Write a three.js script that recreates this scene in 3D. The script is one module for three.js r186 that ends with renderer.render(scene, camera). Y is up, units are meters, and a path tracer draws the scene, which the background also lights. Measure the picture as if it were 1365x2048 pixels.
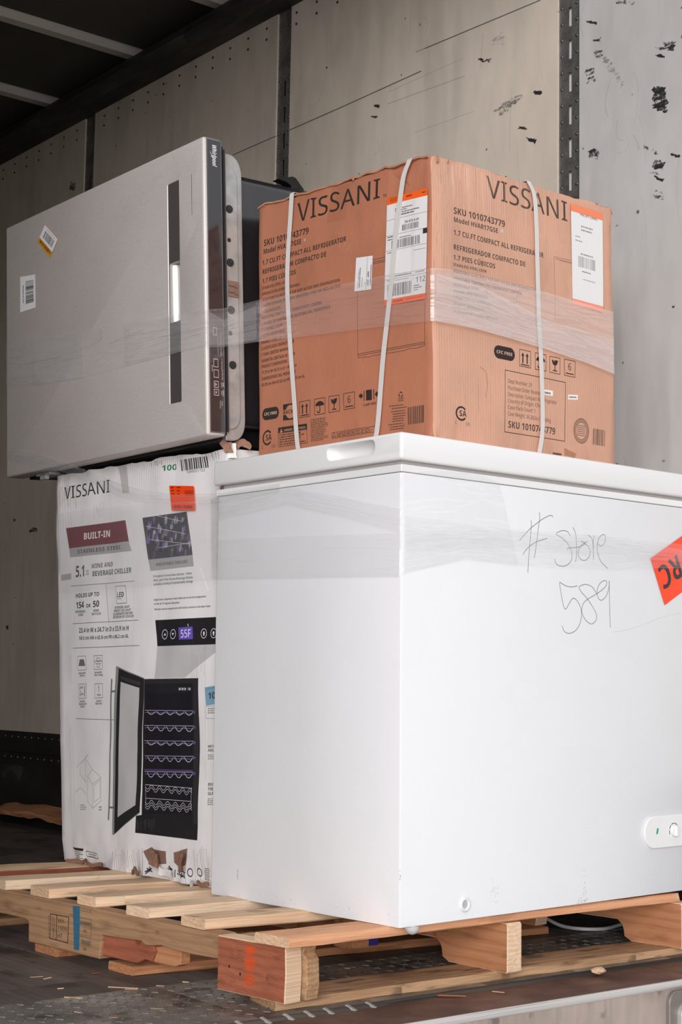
import * as THREE from 'three';
import { RoundedBoxGeometry } from 'three/addons/geometries/RoundedBoxGeometry.js';
import { mergeGeometries, toCreasedNormals } from 'three/addons/utils/BufferGeometryUtils.js';
import { Brush, Evaluator, SUBTRACTION } from 'three-bvh-csg';

// ---------------------------------------------------------------- camera, sky, exposure
const scene = new THREE.Scene();
const V = (x, y, z) => new THREE.Vector3(x, y, z);
const FOCAL = 3127.34, CX = 682.5, CY = 1024;                 // pixels of the 1365 x 2048 frame
const EYE = V(0, 0.53, 0), YAW = 0.672632, PITCH = 0.109397, ROLL = 0.016766;
const camera = new THREE.PerspectiveCamera(2 * Math.atan(1024 / FOCAL) * 180 / Math.PI, 1365 / 2048, 0.05, 200);
const FW = V(Math.sin(YAW) * Math.cos(PITCH), Math.sin(PITCH), -Math.cos(YAW) * Math.cos(PITCH));
const R0 = FW.clone().cross(V(0, 1, 0)).normalize(), U0 = R0.clone().cross(FW);
const RT = R0.clone().multiplyScalar(Math.cos(ROLL)).addScaledVector(U0, Math.sin(ROLL));
const UP = U0.clone().multiplyScalar(Math.cos(ROLL)).addScaledVector(R0, -Math.sin(ROLL));
camera.position.copy(EYE);
camera.quaternion.setFromRotationMatrix(new THREE.Matrix4().makeBasis(RT, UP, FW.clone().negate()));
scene.add(camera);

// bright thin overcast: nearly even, a little brighter overhead, the same all round
{
  const w = 64, h = 32, d = new Float32Array(w * h * 4);
  for (let y = 0; y < h; y++) for (let x = 0; x < w; x++) {
    const el = ((y + 0.5) / h - 0.5) * Math.PI, s = Math.max(0, Math.sin(el)), l = 0.9 + 0.9 * s, o = (y * w + x) * 4;
    d[o] = l * 0.99; d[o + 1] = l; d[o + 2] = l * 1.03; d[o + 3] = 1;
  }
  const t = new THREE.DataTexture(d, w, h, THREE.RGBAFormat, THREE.FloatType);
  t.mapping = THREE.EquirectangularReflectionMapping; t.magFilter = THREE.LinearFilter; t.wrapS = THREE.RepeatWrapping; t.needsUpdate = true;
  scene.background = t; scene.environment = t;
}
// low sun behind haze, at the rear left of the truck: a broad soft source that reaches in through the open rear
const sun = new THREE.DirectionalLight(0xfdfcff, 6.6); sun.position.set(-6.6, 1.3, 7.0); sun.target.position.set(0, 0, 0); sun.shadow.radius = 72; sun.castShadow = true;
Object.assign(sun.shadow.camera, { left: -12, right: 12, top: 12, bottom: -12, far: 40 }); sun.shadow.mapSize.set(2048, 2048); scene.add(sun, sun.target);
const renderer = new THREE.WebGLRenderer();
renderer.toneMapping = THREE.LinearToneMapping;
renderer.toneMappingExposure = 0.465;
renderer.shadowMap.enabled = true;

// ---------------------------------------------------------------- helpers
let seedv = 12345;
const rnd = () => { seedv = (seedv + 0x6d2b79f5) | 0; let t = Math.imul(seedv ^ (seedv >>> 15), 1 | seedv); t = (t + Math.imul(t ^ (t >>> 7), 61 | t)) ^ t; return ((t ^ (t >>> 14)) >>> 0) / 4294967296; };
const rr = (a, b) => a + (b - a) * rnd();
const hash = (x, y, s) => { let h = Math.imul(x, 374761393) + Math.imul(y, 668265263) + Math.imul(s, 974634331); h = Math.imul(h ^ (h >>> 13), 1274126177); return ((h ^ (h >>> 16)) >>> 0) / 4294967296; };
const vn = (x, y, s = 0) => { const ix = Math.floor(x), iy = Math.floor(y), fx = x - ix, fy = y - iy, u = fx * fx * (3 - 2 * fx), v = fy * fy * (3 - 2 * fy); const a = hash(ix, iy, s), b = hash(ix + 1, iy, s), c = hash(ix, iy + 1, s), d = hash(ix + 1, iy + 1, s); return (a + (b - a) * u) * (1 - v) + (c + (d - c) * u) * v; };
const fbm = (x, y, s = 0, n = 4) => { let t = 0, a = 0.5; for (let i = 0; i < n; i++) { t += a * vn(x, y, s + i); x *= 2.03; y *= 2.03; a *= 0.5; } return t / (1 - Math.pow(0.5, n)); };
const sm = (a, b, x) => { const t = Math.min(1, Math.max(0, (x - a) / (b - a))); return t * t * (3 - 2 * t); };
const lerp = (a, b, t) => a + (b - a) * t;

const ray = (x, y) => FW.clone().addScaledVector(RT, (x - CX) / FOCAL).addScaledVector(UP, -(y - CY) / FOCAL);
const onPlane = (x, y, p0, n) => { const r = ray(x, y); return EYE.clone().addScaledVector(r, p0.clone().sub(EYE).dot(n) / r.dot(n)); };
const atX = (x, y, X) => onPlane(x, y, V(X, 0, 0), V(1, 0, 0));
const atY = (x, y, Y) => onPlane(x, y, V(0, Y, 0), V(0, 1, 0));
const toPx = (p) => { const v = p.clone().sub(EYE), d = v.dot(FW); return [CX + FOCAL * v.dot(RT) / d, CY - FOCAL * v.dot(UP) / d]; };
const zm = (ox, oy, s) => (x, y) => [ox + x / s, oy + y / s];      // coordinates read in an enlarged crop

// photo pixel -> (u, v down) of a flat four-cornered face given by its corners in the world (TL, TR, BR, BL)
function quadMap(cs) {
  const src = cs.map(toPx), dst = [[0, 0], [1, 0], [1, 1], [0, 1]], A = [];
  for (let i = 0; i < 4; i++) { const [x, y] = src[i], [u, v] = dst[i]; A.push([x, y, 1, 0, 0, 0, -u * x, -u * y, u], [0, 0, 0, x, y, 1, -v * x, -v * y, v]); }
  for (let i = 0; i < 8; i++) {
    let m = i; for (let k = i; k < 8; k++) if (Math.abs(A[k][i]) > Math.abs(A[m][i])) m = k;
    [A[i], A[m]] = [A[m], A[i]];
    for (let k = 0; k < 8; k++) if (k !== i) { const f = A[k][i] / A[i][i]; for (let j = i; j < 9; j++) A[k][j] -= f * A[i][j]; }
  }
  const h = A.map((r, i) => r[8] / r[i]);
  return (x, y) => { const d = h[6] * x + h[7] * y + 1; return [(h[0] * x + h[1] * y + h[2]) / d, (h[3] * x + h[4] * y + h[5]) / d]; };
}

function canvas(w, h, base, fn) {
  const c = document.createElement('canvas'); c.width = w; c.height = h;
  const g = c.getContext('2d'), im = g.createImageData(w, h), d = im.data;
  for (let y = 0, o = 0; y < h; y++) for (let x = 0; x < w; x++, o += 4) {
    const k = fn ? fn(x / w, y / h) : 1;
    for (let i = 0; i < 3; i++) d[o + i] = Math.max(0, Math.min(255, base[i] * (k.length ? k[i] : k)));
    d[o + 3] = 255;
  }
  g.putImageData(im, 0, 0);
  return [c, g];
}
function tex(c, srgb = true, rep) {
  const t = new THREE.CanvasTexture(c);
  if (srgb) t.colorSpace = THREE.SRGBColorSpace;
  t.magFilter = THREE.LinearFilter; t.wrapS = t.wrapT = THREE.RepeatWrapping;
  if (rep) t.repeat.set(rep[0], rep[1]);
  return t;
}
// a pen that draws on a face canvas with photo pixels as coordinates
function pen(g, w, h, map) {
  const P = (p) => { const [u, v] = map(p[0], p[1]); return [u * w, v * h]; };
  const o = {
    P,
    poly(pts, fill, stroke, lw) { g.beginPath(); pts.forEach((p, i) => { const q = P(p); i ? g.lineTo(...q) : g.moveTo(...q); }); g.closePath(); if (fill) { g.fillStyle = fill; g.fill(); } if (stroke) { g.strokeStyle = stroke; g.lineWidth = lw; g.stroke(); } },
    line(pts, stroke, lw) { g.beginPath(); pts.forEach((p, i) => { const q = P(p); i ? g.lineTo(...q) : g.moveTo(...q); }); g.strokeStyle = stroke; g.lineWidth = lw; g.lineCap = 'round'; g.lineJoin = 'round'; g.stroke(); },
    curve(pts, stroke, lw) { const c = new THREE.SplineCurve(pts.map((p) => new THREE.Vector2(...P(p)))); g.beginPath(); c.getPoints(pts.length * 8).forEach((q, i) => (i ? g.lineTo(q.x, q.y) : g.moveTo(q.x, q.y))); g.strokeStyle = stroke; g.lineWidth = lw; g.lineCap = 'round'; g.stroke(); },
    frame(tl, tr, bl, fn) { const a = P(tl), b = P(tr), c = P(bl); g.save(); g.transform(b[0] - a[0], b[1] - a[1], c[0] - a[0], c[1] - a[1], a[0], a[1]); fn(g); g.restore(); },   // unit square
    text(s, bl, br, top, fill, font = 'bold', fam = 'sans-serif') {
      const a = P(bl), b = P(br), t = P(top); g.save(); g.font = font + ' 100px ' + fam; const w0 = Math.max(1, g.measureText(s).width);
      g.transform((b[0] - a[0]) / w0, (b[1] - a[1]) / w0, (a[0] - t[0]) / 71.4, (a[1] - t[1]) / 71.4, a[0], a[1]); g.fillStyle = fill; g.textBaseline = 'alphabetic'; g.fillText(s, 0, 0); g.restore();
    },
    bars(tl, tr, bl, n, seed, fill) { o.frame(tl, tr, bl, (c) => { c.fillStyle = fill; let x = 0, i = 0; while (x < 1) { const a = (0.4 + hash(i, 1, seed) * 1.4) / n, b = (0.4 + hash(i, 2, seed) * 1.2) / n; c.fillRect(x, 0, Math.min(a, 1 - x), 1); x += a + b; i++; } }); },
    blur(tl, tr, bl, rows, seed, fill, fillw = 0.9) { o.frame(tl, tr, bl, (c) => { c.fillStyle = fill; for (let r = 0; r < rows; r++) { let x = 0, i = 0; const e = fillw * (0.7 + 0.3 * hash(r, 9, seed)); while (x < e) { const a = 0.03 + hash(i, r, seed) * 0.1; c.fillRect(x, (r + 0.22) / rows, Math.min(a, e - x), 0.5 / rows); x += a + 0.022; i++; } } }); },
  };
  return o;
}

const std = (o) => new THREE.MeshStandardMaterial(o);
const phy = (o) => new THREE.MeshPhysicalMaterial(o);
const taken = {};
const numbered = (n) => { const k = taken[n] = (taken[n] ?? -1) + 1; return k ? n + '_' + String(k).padStart(3, '0') : n; };
function part(name, geo, mat, parent) { const m = new THREE.Mesh(geo, mat); m.name = name; m.castShadow = m.receiveShadow = true; parent.add(m); return m; }
function thing(name, label, category, pos = [0, 0, 0], group) { const o = new THREE.Group(); o.name = numbered(name); o.position.set(...pos); o.userData = { label, category }; if (group) o.userData.group = group; scene.add(o); return o; }
function single(name, geo, mat, label, category, pos = [0, 0, 0], group) { const m = part(numbered(name), geo, mat, scene); m.position.set(...pos); m.userData = { label, category }; if (group) m.userData.group = group; return m; }
function struct(name, label) { const o = new THREE.Group(); o.name = name; o.userData = { label, category: 'structure', kind: 'structure' }; scene.add(o); return o; }
const boxAt = (x0, x1, y0, y1, z0, z1, r = 0) => { const w = x1 - x0, h = y1 - y0, d = z1 - z0; const g = r ? new RoundedBoxGeometry(w, h, d, 2, r) : new THREE.BoxGeometry(w, h, d); g.translate((x0 + x1) / 2, (y0 + y1) / 2, (z0 + z1) / 2); return g; };

// upright box with its own face materials: origin at its bottom front-left edge, x 0..W, z 0..-D; groups 0 left, 1 front, 2 right, 3 back, 4 top and bottom
function boxBody(W, D, H, r, nu, nv, deform) {
  const faces = [[V(0, 0, -D), V(0, 0, 1), D, V(-1, 0, 0)], [V(0, 0, 0), V(1, 0, 0), W, V(0, 0, 1)], [V(W, 0, 0), V(0, 0, -1), D, V(1, 0, 0)], [V(W, 0, -D), V(-1, 0, 0), W, V(0, 0, -1)]];
  const pos = [], uv = [], idx = [], groups = [], ring0 = [], ring1 = [];
  faces.forEach(([o, dir, L, n], f) => {
    const cols = [];
    for (let i = 0; i <= 2; i++) { const a = Math.PI / 4 * (1 - i / 2); cols.push([r - r * Math.sin(a), r - r * Math.cos(a), r * i / 2 / L]); }
    for (let i = 1; i < nu; i++) { const s = r + (L - 2 * r) * i / nu; cols.push([s, 0, s / L]); }
    for (let i = 0; i <= 2; i++) { const a = Math.PI / 4 * (i / 2); cols.push([L - r + r * Math.sin(a), r - r * Math.cos(a), 1 - r * (1 - i / 2) / L]); }
    const base = pos.length / 3, start = idx.length, nc = cols.length;
    for (let j = 0; j <= nv; j++) for (const [s, inn, u] of cols) {
      const p = o.clone().addScaledVector(dir, s).addScaledVector(n, -inn); p.y = H * j / nv;
      const q = deform ? deform(p.clone(), f, u, j / nv, n) : p;
      pos.push(q.x, q.y, q.z); uv.push(u, j / nv);
      if (j === 0 && s < L - 1e-6) ring0.push(q.clone()); if (j === nv && s < L - 1e-6) ring1.push(q.clone());
    }
    for (let j = 0; j < nv; j++) for (let i = 0; i < nc - 1; i++) { const a = base + j * nc + i, b = a + 1, c = a + nc, d = c + 1; idx.push(a, b, d, a, d, c); }
    groups.push([start, idx.length - start, f]);
  });
  const start = idx.length;
  for (const [ring, up] of [[ring0, false], [ring1, true]]) {
    const b = pos.length / 3, c = ring.reduce((a, p) => a.add(p), V(0, 0, 0)).multiplyScalar(1 / ring.length);
    for (const p of [...ring, c]) { pos.push(p.x, p.y, p.z); uv.push(p.x, -p.z); }
    for (let i = 0; i < ring.length; i++) { const j = (i + 1) % ring.length; up ? idx.push(b + i, b + j, b + ring.length) : idx.push(b + j, b + i, b + ring.length); }
  }
  groups.push([start, idx.length - start, 4]);
  let g = new THREE.BufferGeometry();
  g.setAttribute('position', new THREE.Float32BufferAttribute(pos, 3)); g.setAttribute('uv', new THREE.Float32BufferAttribute(uv, 2)); g.setIndex(idx);
  g = toCreasedNormals(g, 0.7); g.clearGroups(); groups.forEach((a) => g.addGroup(...a));
  return g;
}

// sawn board along +x from 0 to L, y 0..T, z 0..-W; group 0 long faces, 1 end grain
function plankGeo(L, T, W, seed, o = {}) {
  const c = o.c ?? 0.0022, n = o.n ?? 14, j = o.j ?? 0.0012, pts = [[c, 0], [W - c, 0], [W, c], [W, T - c], [W - c, T], [c, T], [0, T - c], [0, c]];
  const per = [0]; for (let i = 1; i <= 8; i++) { const a = pts[i - 1], b = pts[i % 8]; per.push(per[i - 1] + Math.hypot(a[0] - b[0], a[1] - b[1])); }
  const pos = [], uv = [], idx = [], du = hash(seed, 1, 5) * 7, dv = hash(seed, 2, 5) * 7;
  for (let i = 0; i <= n; i++) for (let k = 0; k <= 8; k++) {
    const s = L * i / n, [z, y] = pts[k % 8], e = (vn(s * 14, k % 8 * 3.7, seed) - 0.5) * 2 * j, e2 = (vn(s * 14, k % 8 * 5.1 + 40, seed) - 0.5) * 2 * j, bow = (o.bow ?? 0) * Math.sin(Math.PI * i / n);
    let sx = s; if (i === 0) sx += (o.cutA ?? 0) * (z / W); if (i === n) sx += (o.cutB ?? 0) * (z / W) + (o.rag ? (hash(k % 8, 3, seed) - 0.5) * o.rag : 0);
    pos.push(sx, y + e + bow, -z + e2); uv.push(s / 0.6 + du, per[k] / 0.16 + dv);
  }
  for (let i = 0; i < n; i++) for (let k = 0; k < 8; k++) { const a = i * 9 + k, b = a + 1, d = a + 9; idx.push(a, b, d + 1, a, d + 1, d); }
  const s1 = idx.length;
  for (const e of [0, n]) { const b = pos.length / 3; for (let k = 0; k < 8; k++) { const q = (e * 9 + k) * 3; pos.push(pos[q], pos[q + 1], pos[q + 2]); uv.push(pts[k][0] / 0.12 + du, pts[k][1] / 0.12 + dv); } for (let k = 1; k < 7; k++) e ? idx.push(b, b + k, b + k + 1) : idx.push(b, b + k + 1, b + k); }
  let g = new THREE.BufferGeometry();
  g.setAttribute('position', new THREE.Float32BufferAttribute(pos, 3)); g.setAttribute('uv', new THREE.Float32BufferAttribute(uv, 2)); g.setIndex(idx);
  g = toCreasedNormals(g, 0.5); g.clearGroups(); g.addGroup(0, s1, 0); g.addGroup(s1, idx.length - s1, 1);
  return g;
}
// a ribbon through world points with its width along given directions
function ribbonGeo(pts, wid, th = 0.0008) {
  const pos = [], uv = [], idx = []; let s = 0;
  pts.forEach(({ p, w, n }, i) => {
    if (i) s += p.distanceTo(pts[i - 1].p);
    for (const [a, b] of [[-1, 1], [1, 1], [1, 0], [-1, 0]]) { const q = p.clone().addScaledVector(w, a * wid / 2).addScaledVector(n, b * th); pos.push(q.x, q.y, q.z); uv.push(s / 0.05, a > 0 ? 1 : 0); }
  });
  for (let i = 0; i < pts.length - 1; i++) for (let k = 0; k < 4; k++) { const a = i * 4 + k, b = i * 4 + (k + 1) % 4, c = a + 4, d = b + 4; idx.push(a, b, d, a, d, c); }
  const g = new THREE.BufferGeometry(); g.setAttribute('position', new THREE.Float32BufferAttribute(pos, 3)); g.setAttribute('uv', new THREE.Float32BufferAttribute(uv, 2)); g.setIndex(idx);
  return toCreasedNormals(g, 0.6);
}
// flat sticker lying on a face: four world corners TL TR BR BL, lifted along n, with a little thickness
function stickerGeo(cs, n, lift = 0.0012, curl = 0) {
  const pos = [], uv = [], idx = [], N = 10;
  for (let j = 0; j <= N; j++) for (let i = 0; i <= N; i++) {
    const u = i / N, v = j / N, p = cs[0].clone().multiplyScalar((1 - u) * (1 - v)).addScaledVector(cs[1], u * (1 - v)).addScaledVector(cs[2], u * v).addScaledVector(cs[3], (1 - u) * v);
    p.addScaledVector(n, lift + curl * (vn(u * 3, v * 3, 77) - 0.3)); pos.push(p.x, p.y, p.z); uv.push(u, 1 - v);
  }
  for (let j = 0; j < N; j++) for (let i = 0; i < N; i++) { const a = j * (N + 1) + i, b = a + 1, c = a + N + 1, d = c + 1; idx.push(a, c, d, a, d, b); }
  const g = new THREE.BufferGeometry(); g.setAttribute('position', new THREE.Float32BufferAttribute(pos, 3)); g.setAttribute('uv', new THREE.Float32BufferAttribute(uv, 2)); g.setIndex(idx); g.computeVertexNormals();
  return g;
}

// ---------------------------------------------------------------- shared materials
function woodTex(a, b, seed, o = {}) {
  const w = 768, h = 256, knots = []; for (let i = 0; i < (o.knots ?? 2); i++) knots.push([hash(i, 7, seed), 0.15 + 0.7 * hash(i, 8, seed), 0.02 + 0.02 * hash(i, 9, seed)]);
  const [c] = canvas(w, h, [255, 255, 255], (u, v) => {
    let dv = 0, kn = 0; for (const [kx, ky, kr] of knots) { const dx = (u - kx) * 3, dy = v - ky, r = Math.hypot(dx, dy); dv += 0.05 * Math.exp(-r * r / (kr * 1.4)) * Math.sign(dy); kn = Math.max(kn, sm(kr * 1.9, kr, r)); }
    const wv = v + dv + 0.03 * fbm(u * 3, v * 2, seed, 3), ring = Math.pow(0.5 + 0.5 * Math.sin((wv * (o.rings ?? 9) + 1.2 * fbm(u * 1.2, v * 3, seed + 4, 3)) * 6.283), 2.2), fib = vn(u * 18, wv * 190, seed + 9), bl = fbm(u * 4, v * 5, seed + 20, 4), dirt = sm(0.55, 0.8, fbm(u * 9, v * 9, seed + 30, 4)) * (o.dirt ?? 0.25);
    let t = 0.34 * ring + 0.3 * fib + 0.6 * (bl - 0.3); t = Math.min(1, Math.max(0, t)); t = lerp(t, 1.25, kn * 0.8);
    const k = 1 - dirt; return [lerp(a[0], b[0], t) / 255 * k, lerp(a[1], b[1], t) / 255 * k, lerp(a[2], b[2], t) / 255 * k];
  });
  return tex(c);
}
function endTex(a, b, seed) {
  const [c] = canvas(256, 256, [255, 255, 255], (u, v) => { const r = Math.hypot(u - 0.2, v + 0.9) * 14 + fbm(u * 4, v * 4, seed) * 0.6, t = Math.pow(0.5 + 0.5 * Math.sin(r * 6.283), 2) * 0.35 + 0.75 * fbm(u * 26, v * 26, seed + 3, 3); return [0, 1, 2].map((i) => lerp(a[i], b[i], Math.min(1, t)) / 255); });
  return tex(c);
}
const bumpNoise = (w, h, fn) => tex(canvas(w, h, [255, 255, 255], fn)[0], false);
const fibreBump = bumpNoise(512, 256, (u, v) => 0.5 * vn(u * 16, v * 120, 5) + 0.5 * fbm(u * 10, v * 30, 9, 3));
const woodMat = (a, b, seed, o) => [std({ map: woodTex(a, b, seed, o), bumpMap: fibreBump, bumpScale: 0.0012, roughness: 0.86 }), std({ map: endTex(a, b, seed), bumpMap: fibreBump, bumpScale: 0.0015, roughness: 0.92 })];
const WOOD = {
  pine: [woodMat([246, 216, 182], [220, 178, 140], 11, { dirt: 0.12, knots: 2 }), woodMat([242, 210, 174], [212, 166, 128], 23, { dirt: 0.2, knots: 3 }), woodMat([247, 220, 188], [224, 184, 148], 37, { dirt: 0.1, knots: 1, rings: 6 })],
  peach: woodMat([240, 182, 140], [214, 148, 106], 44, { dirt: 0.08, knots: 1, rings: 12 }),
  tan: woodMat([186, 146, 108], [150, 112, 80], 51, { dirt: 0.14, knots: 2, rings: 7 }),
  fir: woodMat([206, 148, 104], [168, 108, 70], 63, { dirt: 0.15, knots: 2, rings: 8 }),
  red: woodMat([178, 104, 74], [138, 74, 50], 75, { dirt: 0.1, knots: 1, rings: 6 }),
  old: woodMat([206, 168, 128], [160, 120, 86], 87, { dirt: 0.3, knots: 2, rings: 7 }),
};

// ---------------------------------------------------------------- the truck: floor, walls, roof
const WX = 2.73, LX = 0.24, REAR = -1.915, FRONT = -9.2, TOP = 2.594, ROOF = 2.72;
const steelDark = std({ color: 0x4a4846, metalness: 0.6, roughness: 0.55 });
const galv = std({ map: tex(canvas(256, 256, [196, 196, 192], (u, v) => 0.86 + 0.2 * fbm(u * 14, v * 14, 3, 3))[0]), metalness: 0.45, roughness: 0.36 });

// hardwood floor boards, worn dark
const floor = struct('floor', 'dark worn hardwood floor boards of the cargo box');
{
  const mats = [0, 1, 2].map((k) => {
    const [c, g] = canvas(512, 1024, [108, 96, 90], (u, v) => (0.62 + 0.5 * fbm(u * 5, v * 3, 40 + k, 4)) * (0.9 + 0.2 * vn(u * 90, v * 6, 50 + k)) * (1 - 0.35 * sm(0.55, 0.75, fbm(u * 7, v * 9, 60 + k, 4))));
    for (let i = 0; i < 26; i++) { g.strokeStyle = `rgba(${hash(i, k, 2) > 0.5 ? '24,20,18' : '150,138,128'},${0.1 + 0.25 * hash(i, k, 3)})`; g.lineWidth = 1 + hash(i, k, 4) * 2; g.beginPath(); const x = hash(i, k, 5) * 512, y = hash(i, k, 6) * 1024; g.moveTo(x, y); g.lineTo(x + (hash(i, k, 7) - 0.5) * 90, y + (hash(i, k, 8) - 0.5) * 260); g.stroke(); }
    return std({ map: tex(c), bumpMap: fibreBump, bumpScale: 0.001, roughness: 0.62 });
  });
  const n = 8, w = (WX - LX) / n;
  const g = boxAt(0.0012, w - 0.0012, -0.035, 0, FRONT, -2.385, 0.0016), uv = g.attributes.uv, p = g.attributes.position;
  for (let i = 0; i < uv.count; i++) uv.setXY(i, p.getX(i) / 0.62, p.getZ(i) / 1.25);
  for (let i = 0; i < n; i++) { const m = part('plank', g, mats[i % 3], floor); m.position.set(LX + w * i, 0, 0); }
  part('subfloor', boxAt(LX - 0.05, WX + 0.05, -0.12, -0.036, FRONT, REAR - 0.005), steelDark, floor);
}
// raised-pattern steel plate at the rear threshold
const plate = struct('trim_1', 'worn steel tread plate across the rear threshold');
{
  const t = tex(canvas(512, 512, [164, 158, 152], (u, v) => (0.55 + 0.7 * fbm(u * 6, v * 6, 90, 5)) * (1 - 0.4 * sm(0.55, 0.8, fbm(u * 11, v * 11, 95, 4))))[0]);
  const m = std({ map: t, metalness: 0.55, roughness: 0.5 });
  const g = boxAt(LX, WX, -0.03, 0.0004, -2.384, -2.062, 0.0005), uv = g.attributes.uv, p = g.attributes.position;
  for (let i = 0; i < uv.count; i++) uv.setXY(i, p.getX(i) / 0.5, p.getZ(i) / 0.5);
  part('base_plate', g, m, plate);
  const lugs = [], lug = new THREE.SphereGeometry(1, 8, 4, 0, Math.PI * 2, 0, Math.PI / 2); lug.scale(0.0095, 0.0018, 0.0029);
  let row = 0;
  for (let z = -2.372; z < -2.1; z += 0.0168, row++) for (let x = 0.9 + (row % 2) * 0.0168; x < 2.7; x += 0.0336) {
    const c = lug.clone(); c.rotateY(row % 2 ? 0.785 : -0.785); c.scale(1, 0.5 + hash(row, Math.round(x * 1000), 4) * 0.8, 1); c.translate(x + (hash(row, Math.round(x * 999), 5) - 0.5) * 0.002, 0.0003, z); lugs.push(c);
  }
  const lm = part('raised_lugs', mergeGeometries(lugs), std({ map: t, color: 0xe6e2dc, metalness: 0.6, roughness: 0.45 }), plate); lm.userData.kind = 'stuff';
  // rounded nosing with worn bright ribs
  const nose = new THREE.CylinderGeometry(0.012, 0.012, WX - LX, 12); nose.rotateZ(Math.PI / 2); nose.translate((WX + LX) / 2, -0.0105, -2.062);
  part('nosing', nose, std({ map: t, color: 0x8a8580, metalness: 0.4, roughness: 0.6 }), plate);
  const rib = boxAt(-0.0042, 0.0042, -0.004, 0.002, -0.011, 0.011, 0.0018); rib.rotateX(0.35); rib.rotateY(0.3);
  for (let x = 1.2; x < 1.75; x += 0.043) { const r = part('worn_rib', rib, galv, plate); r.position.set(x + rr(-0.004, 0.004), -0.0015, -2.056); }
}
// rear sill
const sill = struct('trim_2', 'rear steel sill of the truck bed with a bright worn lip');
{
  const [c] = canvas(1024, 256, [112, 88, 78], (u, v) => { const a = fbm(u * 18, v * 3, 120, 5), b = fbm(u * 40, v * 14, 130, 4); return [(0.7 + 0.6 * a) * (0.9 + 0.2 * b), (0.66 + 0.62 * a) * (0.9 + 0.2 * b), (0.62 + 0.66 * a) * (0.9 + 0.2 * b)]; });
  const g = boxAt(LX, WX, -0.05, -0.004, -2.07, REAR - 0.004), uv = g.attributes.uv, p = g.attributes.position;
  for (let i = 0; i < uv.count; i++) uv.setXY(i, p.getX(i) / 1.2, p.getZ(i) / 0.3);
  part('sill_top', g, std({ map: tex(c), metalness: 0.35, roughness: 0.55 }), sill);
  const lip = new THREE.CapsuleGeometry(0.0075, WX - LX, 6, 14); lip.rotateZ(Math.PI / 2); lip.translate((WX + LX) / 2, -0.0085, REAR);
  part('lip', lip, std({ map: tex(canvas(1024, 64, [214, 210, 206], (u, v) => 0.82 + 0.3 * fbm(u * 60, v * 3, 140, 4) - 0.35 * sm(0.68, 0.8, fbm(u * 90, v * 6, 150, 3)))[0]), metalness: 0.25, roughness: 0.4 }), sill);
  const [c2] = canvas(1024, 512, [186, 170, 160], (u, v) => (0.84 + 0.24 * fbm(u * 10, v * 6, 160, 5)) * (0.96 + 0.08 * vn(u * 140, v * 5, 166)) * (1 - 0.25 * sm(0.62, 0.8, fbm(u * 30, v * 12, 170, 4))));
  const f = boxAt(LX, WX, -0.32, -0.014, REAR - 0.03, REAR + 0.003), uv2 = f.attributes.uv, q = f.attributes.position;
  for (let i = 0; i < uv2.count; i++) uv2.setXY(i, q.getX(i) / 1.0, q.getY(i) / 0.5);
  part('sill_face', f, std({ map: tex(c2), metalness: 0.3, roughness: 0.5 }), sill);
  const a = onPlane(1334, 1985, V(0, 0, REAR + 0.003), V(0, 0, 1));
  const sh = (w, h, r) => { const s = new THREE.Shape(); s.moveTo(r, 0); s.lineTo(w - r, 0); s.absarc(w - r, r, r, -Math.PI / 2, 0); s.lineTo(w, h - r); s.absarc(w - r, h - r, r, 0, Math.PI / 2); s.lineTo(r, h); s.absarc(r, h - r, r, Math.PI / 2, Math.PI); s.lineTo(0, r); s.absarc(r, r, r, Math.PI, Math.PI * 1.5); return s; };
  const pg = new THREE.ExtrudeGeometry(sh(0.2, 0.13, 0.02), { depth: 0.006, bevelSize: 0.002, bevelThickness: 0.002 }); pg.translate(a.x, a.y - 0.13, REAR + 0.004);
  part('bumper_plate', pg, std({ color: 0x8f8580, metalness: 0.5, roughness: 0.45 }), sill);
  const rg = new THREE.ExtrudeGeometry(sh(0.16, 0.09, 0.02), { depth: 0.008, bevelSize: 0.003, bevelThickness: 0.003 }); rg.translate(a.x + 0.022, a.y - 0.112, REAR + 0.012);
  part('step_bracket', rg, galv, sill);
}

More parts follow.
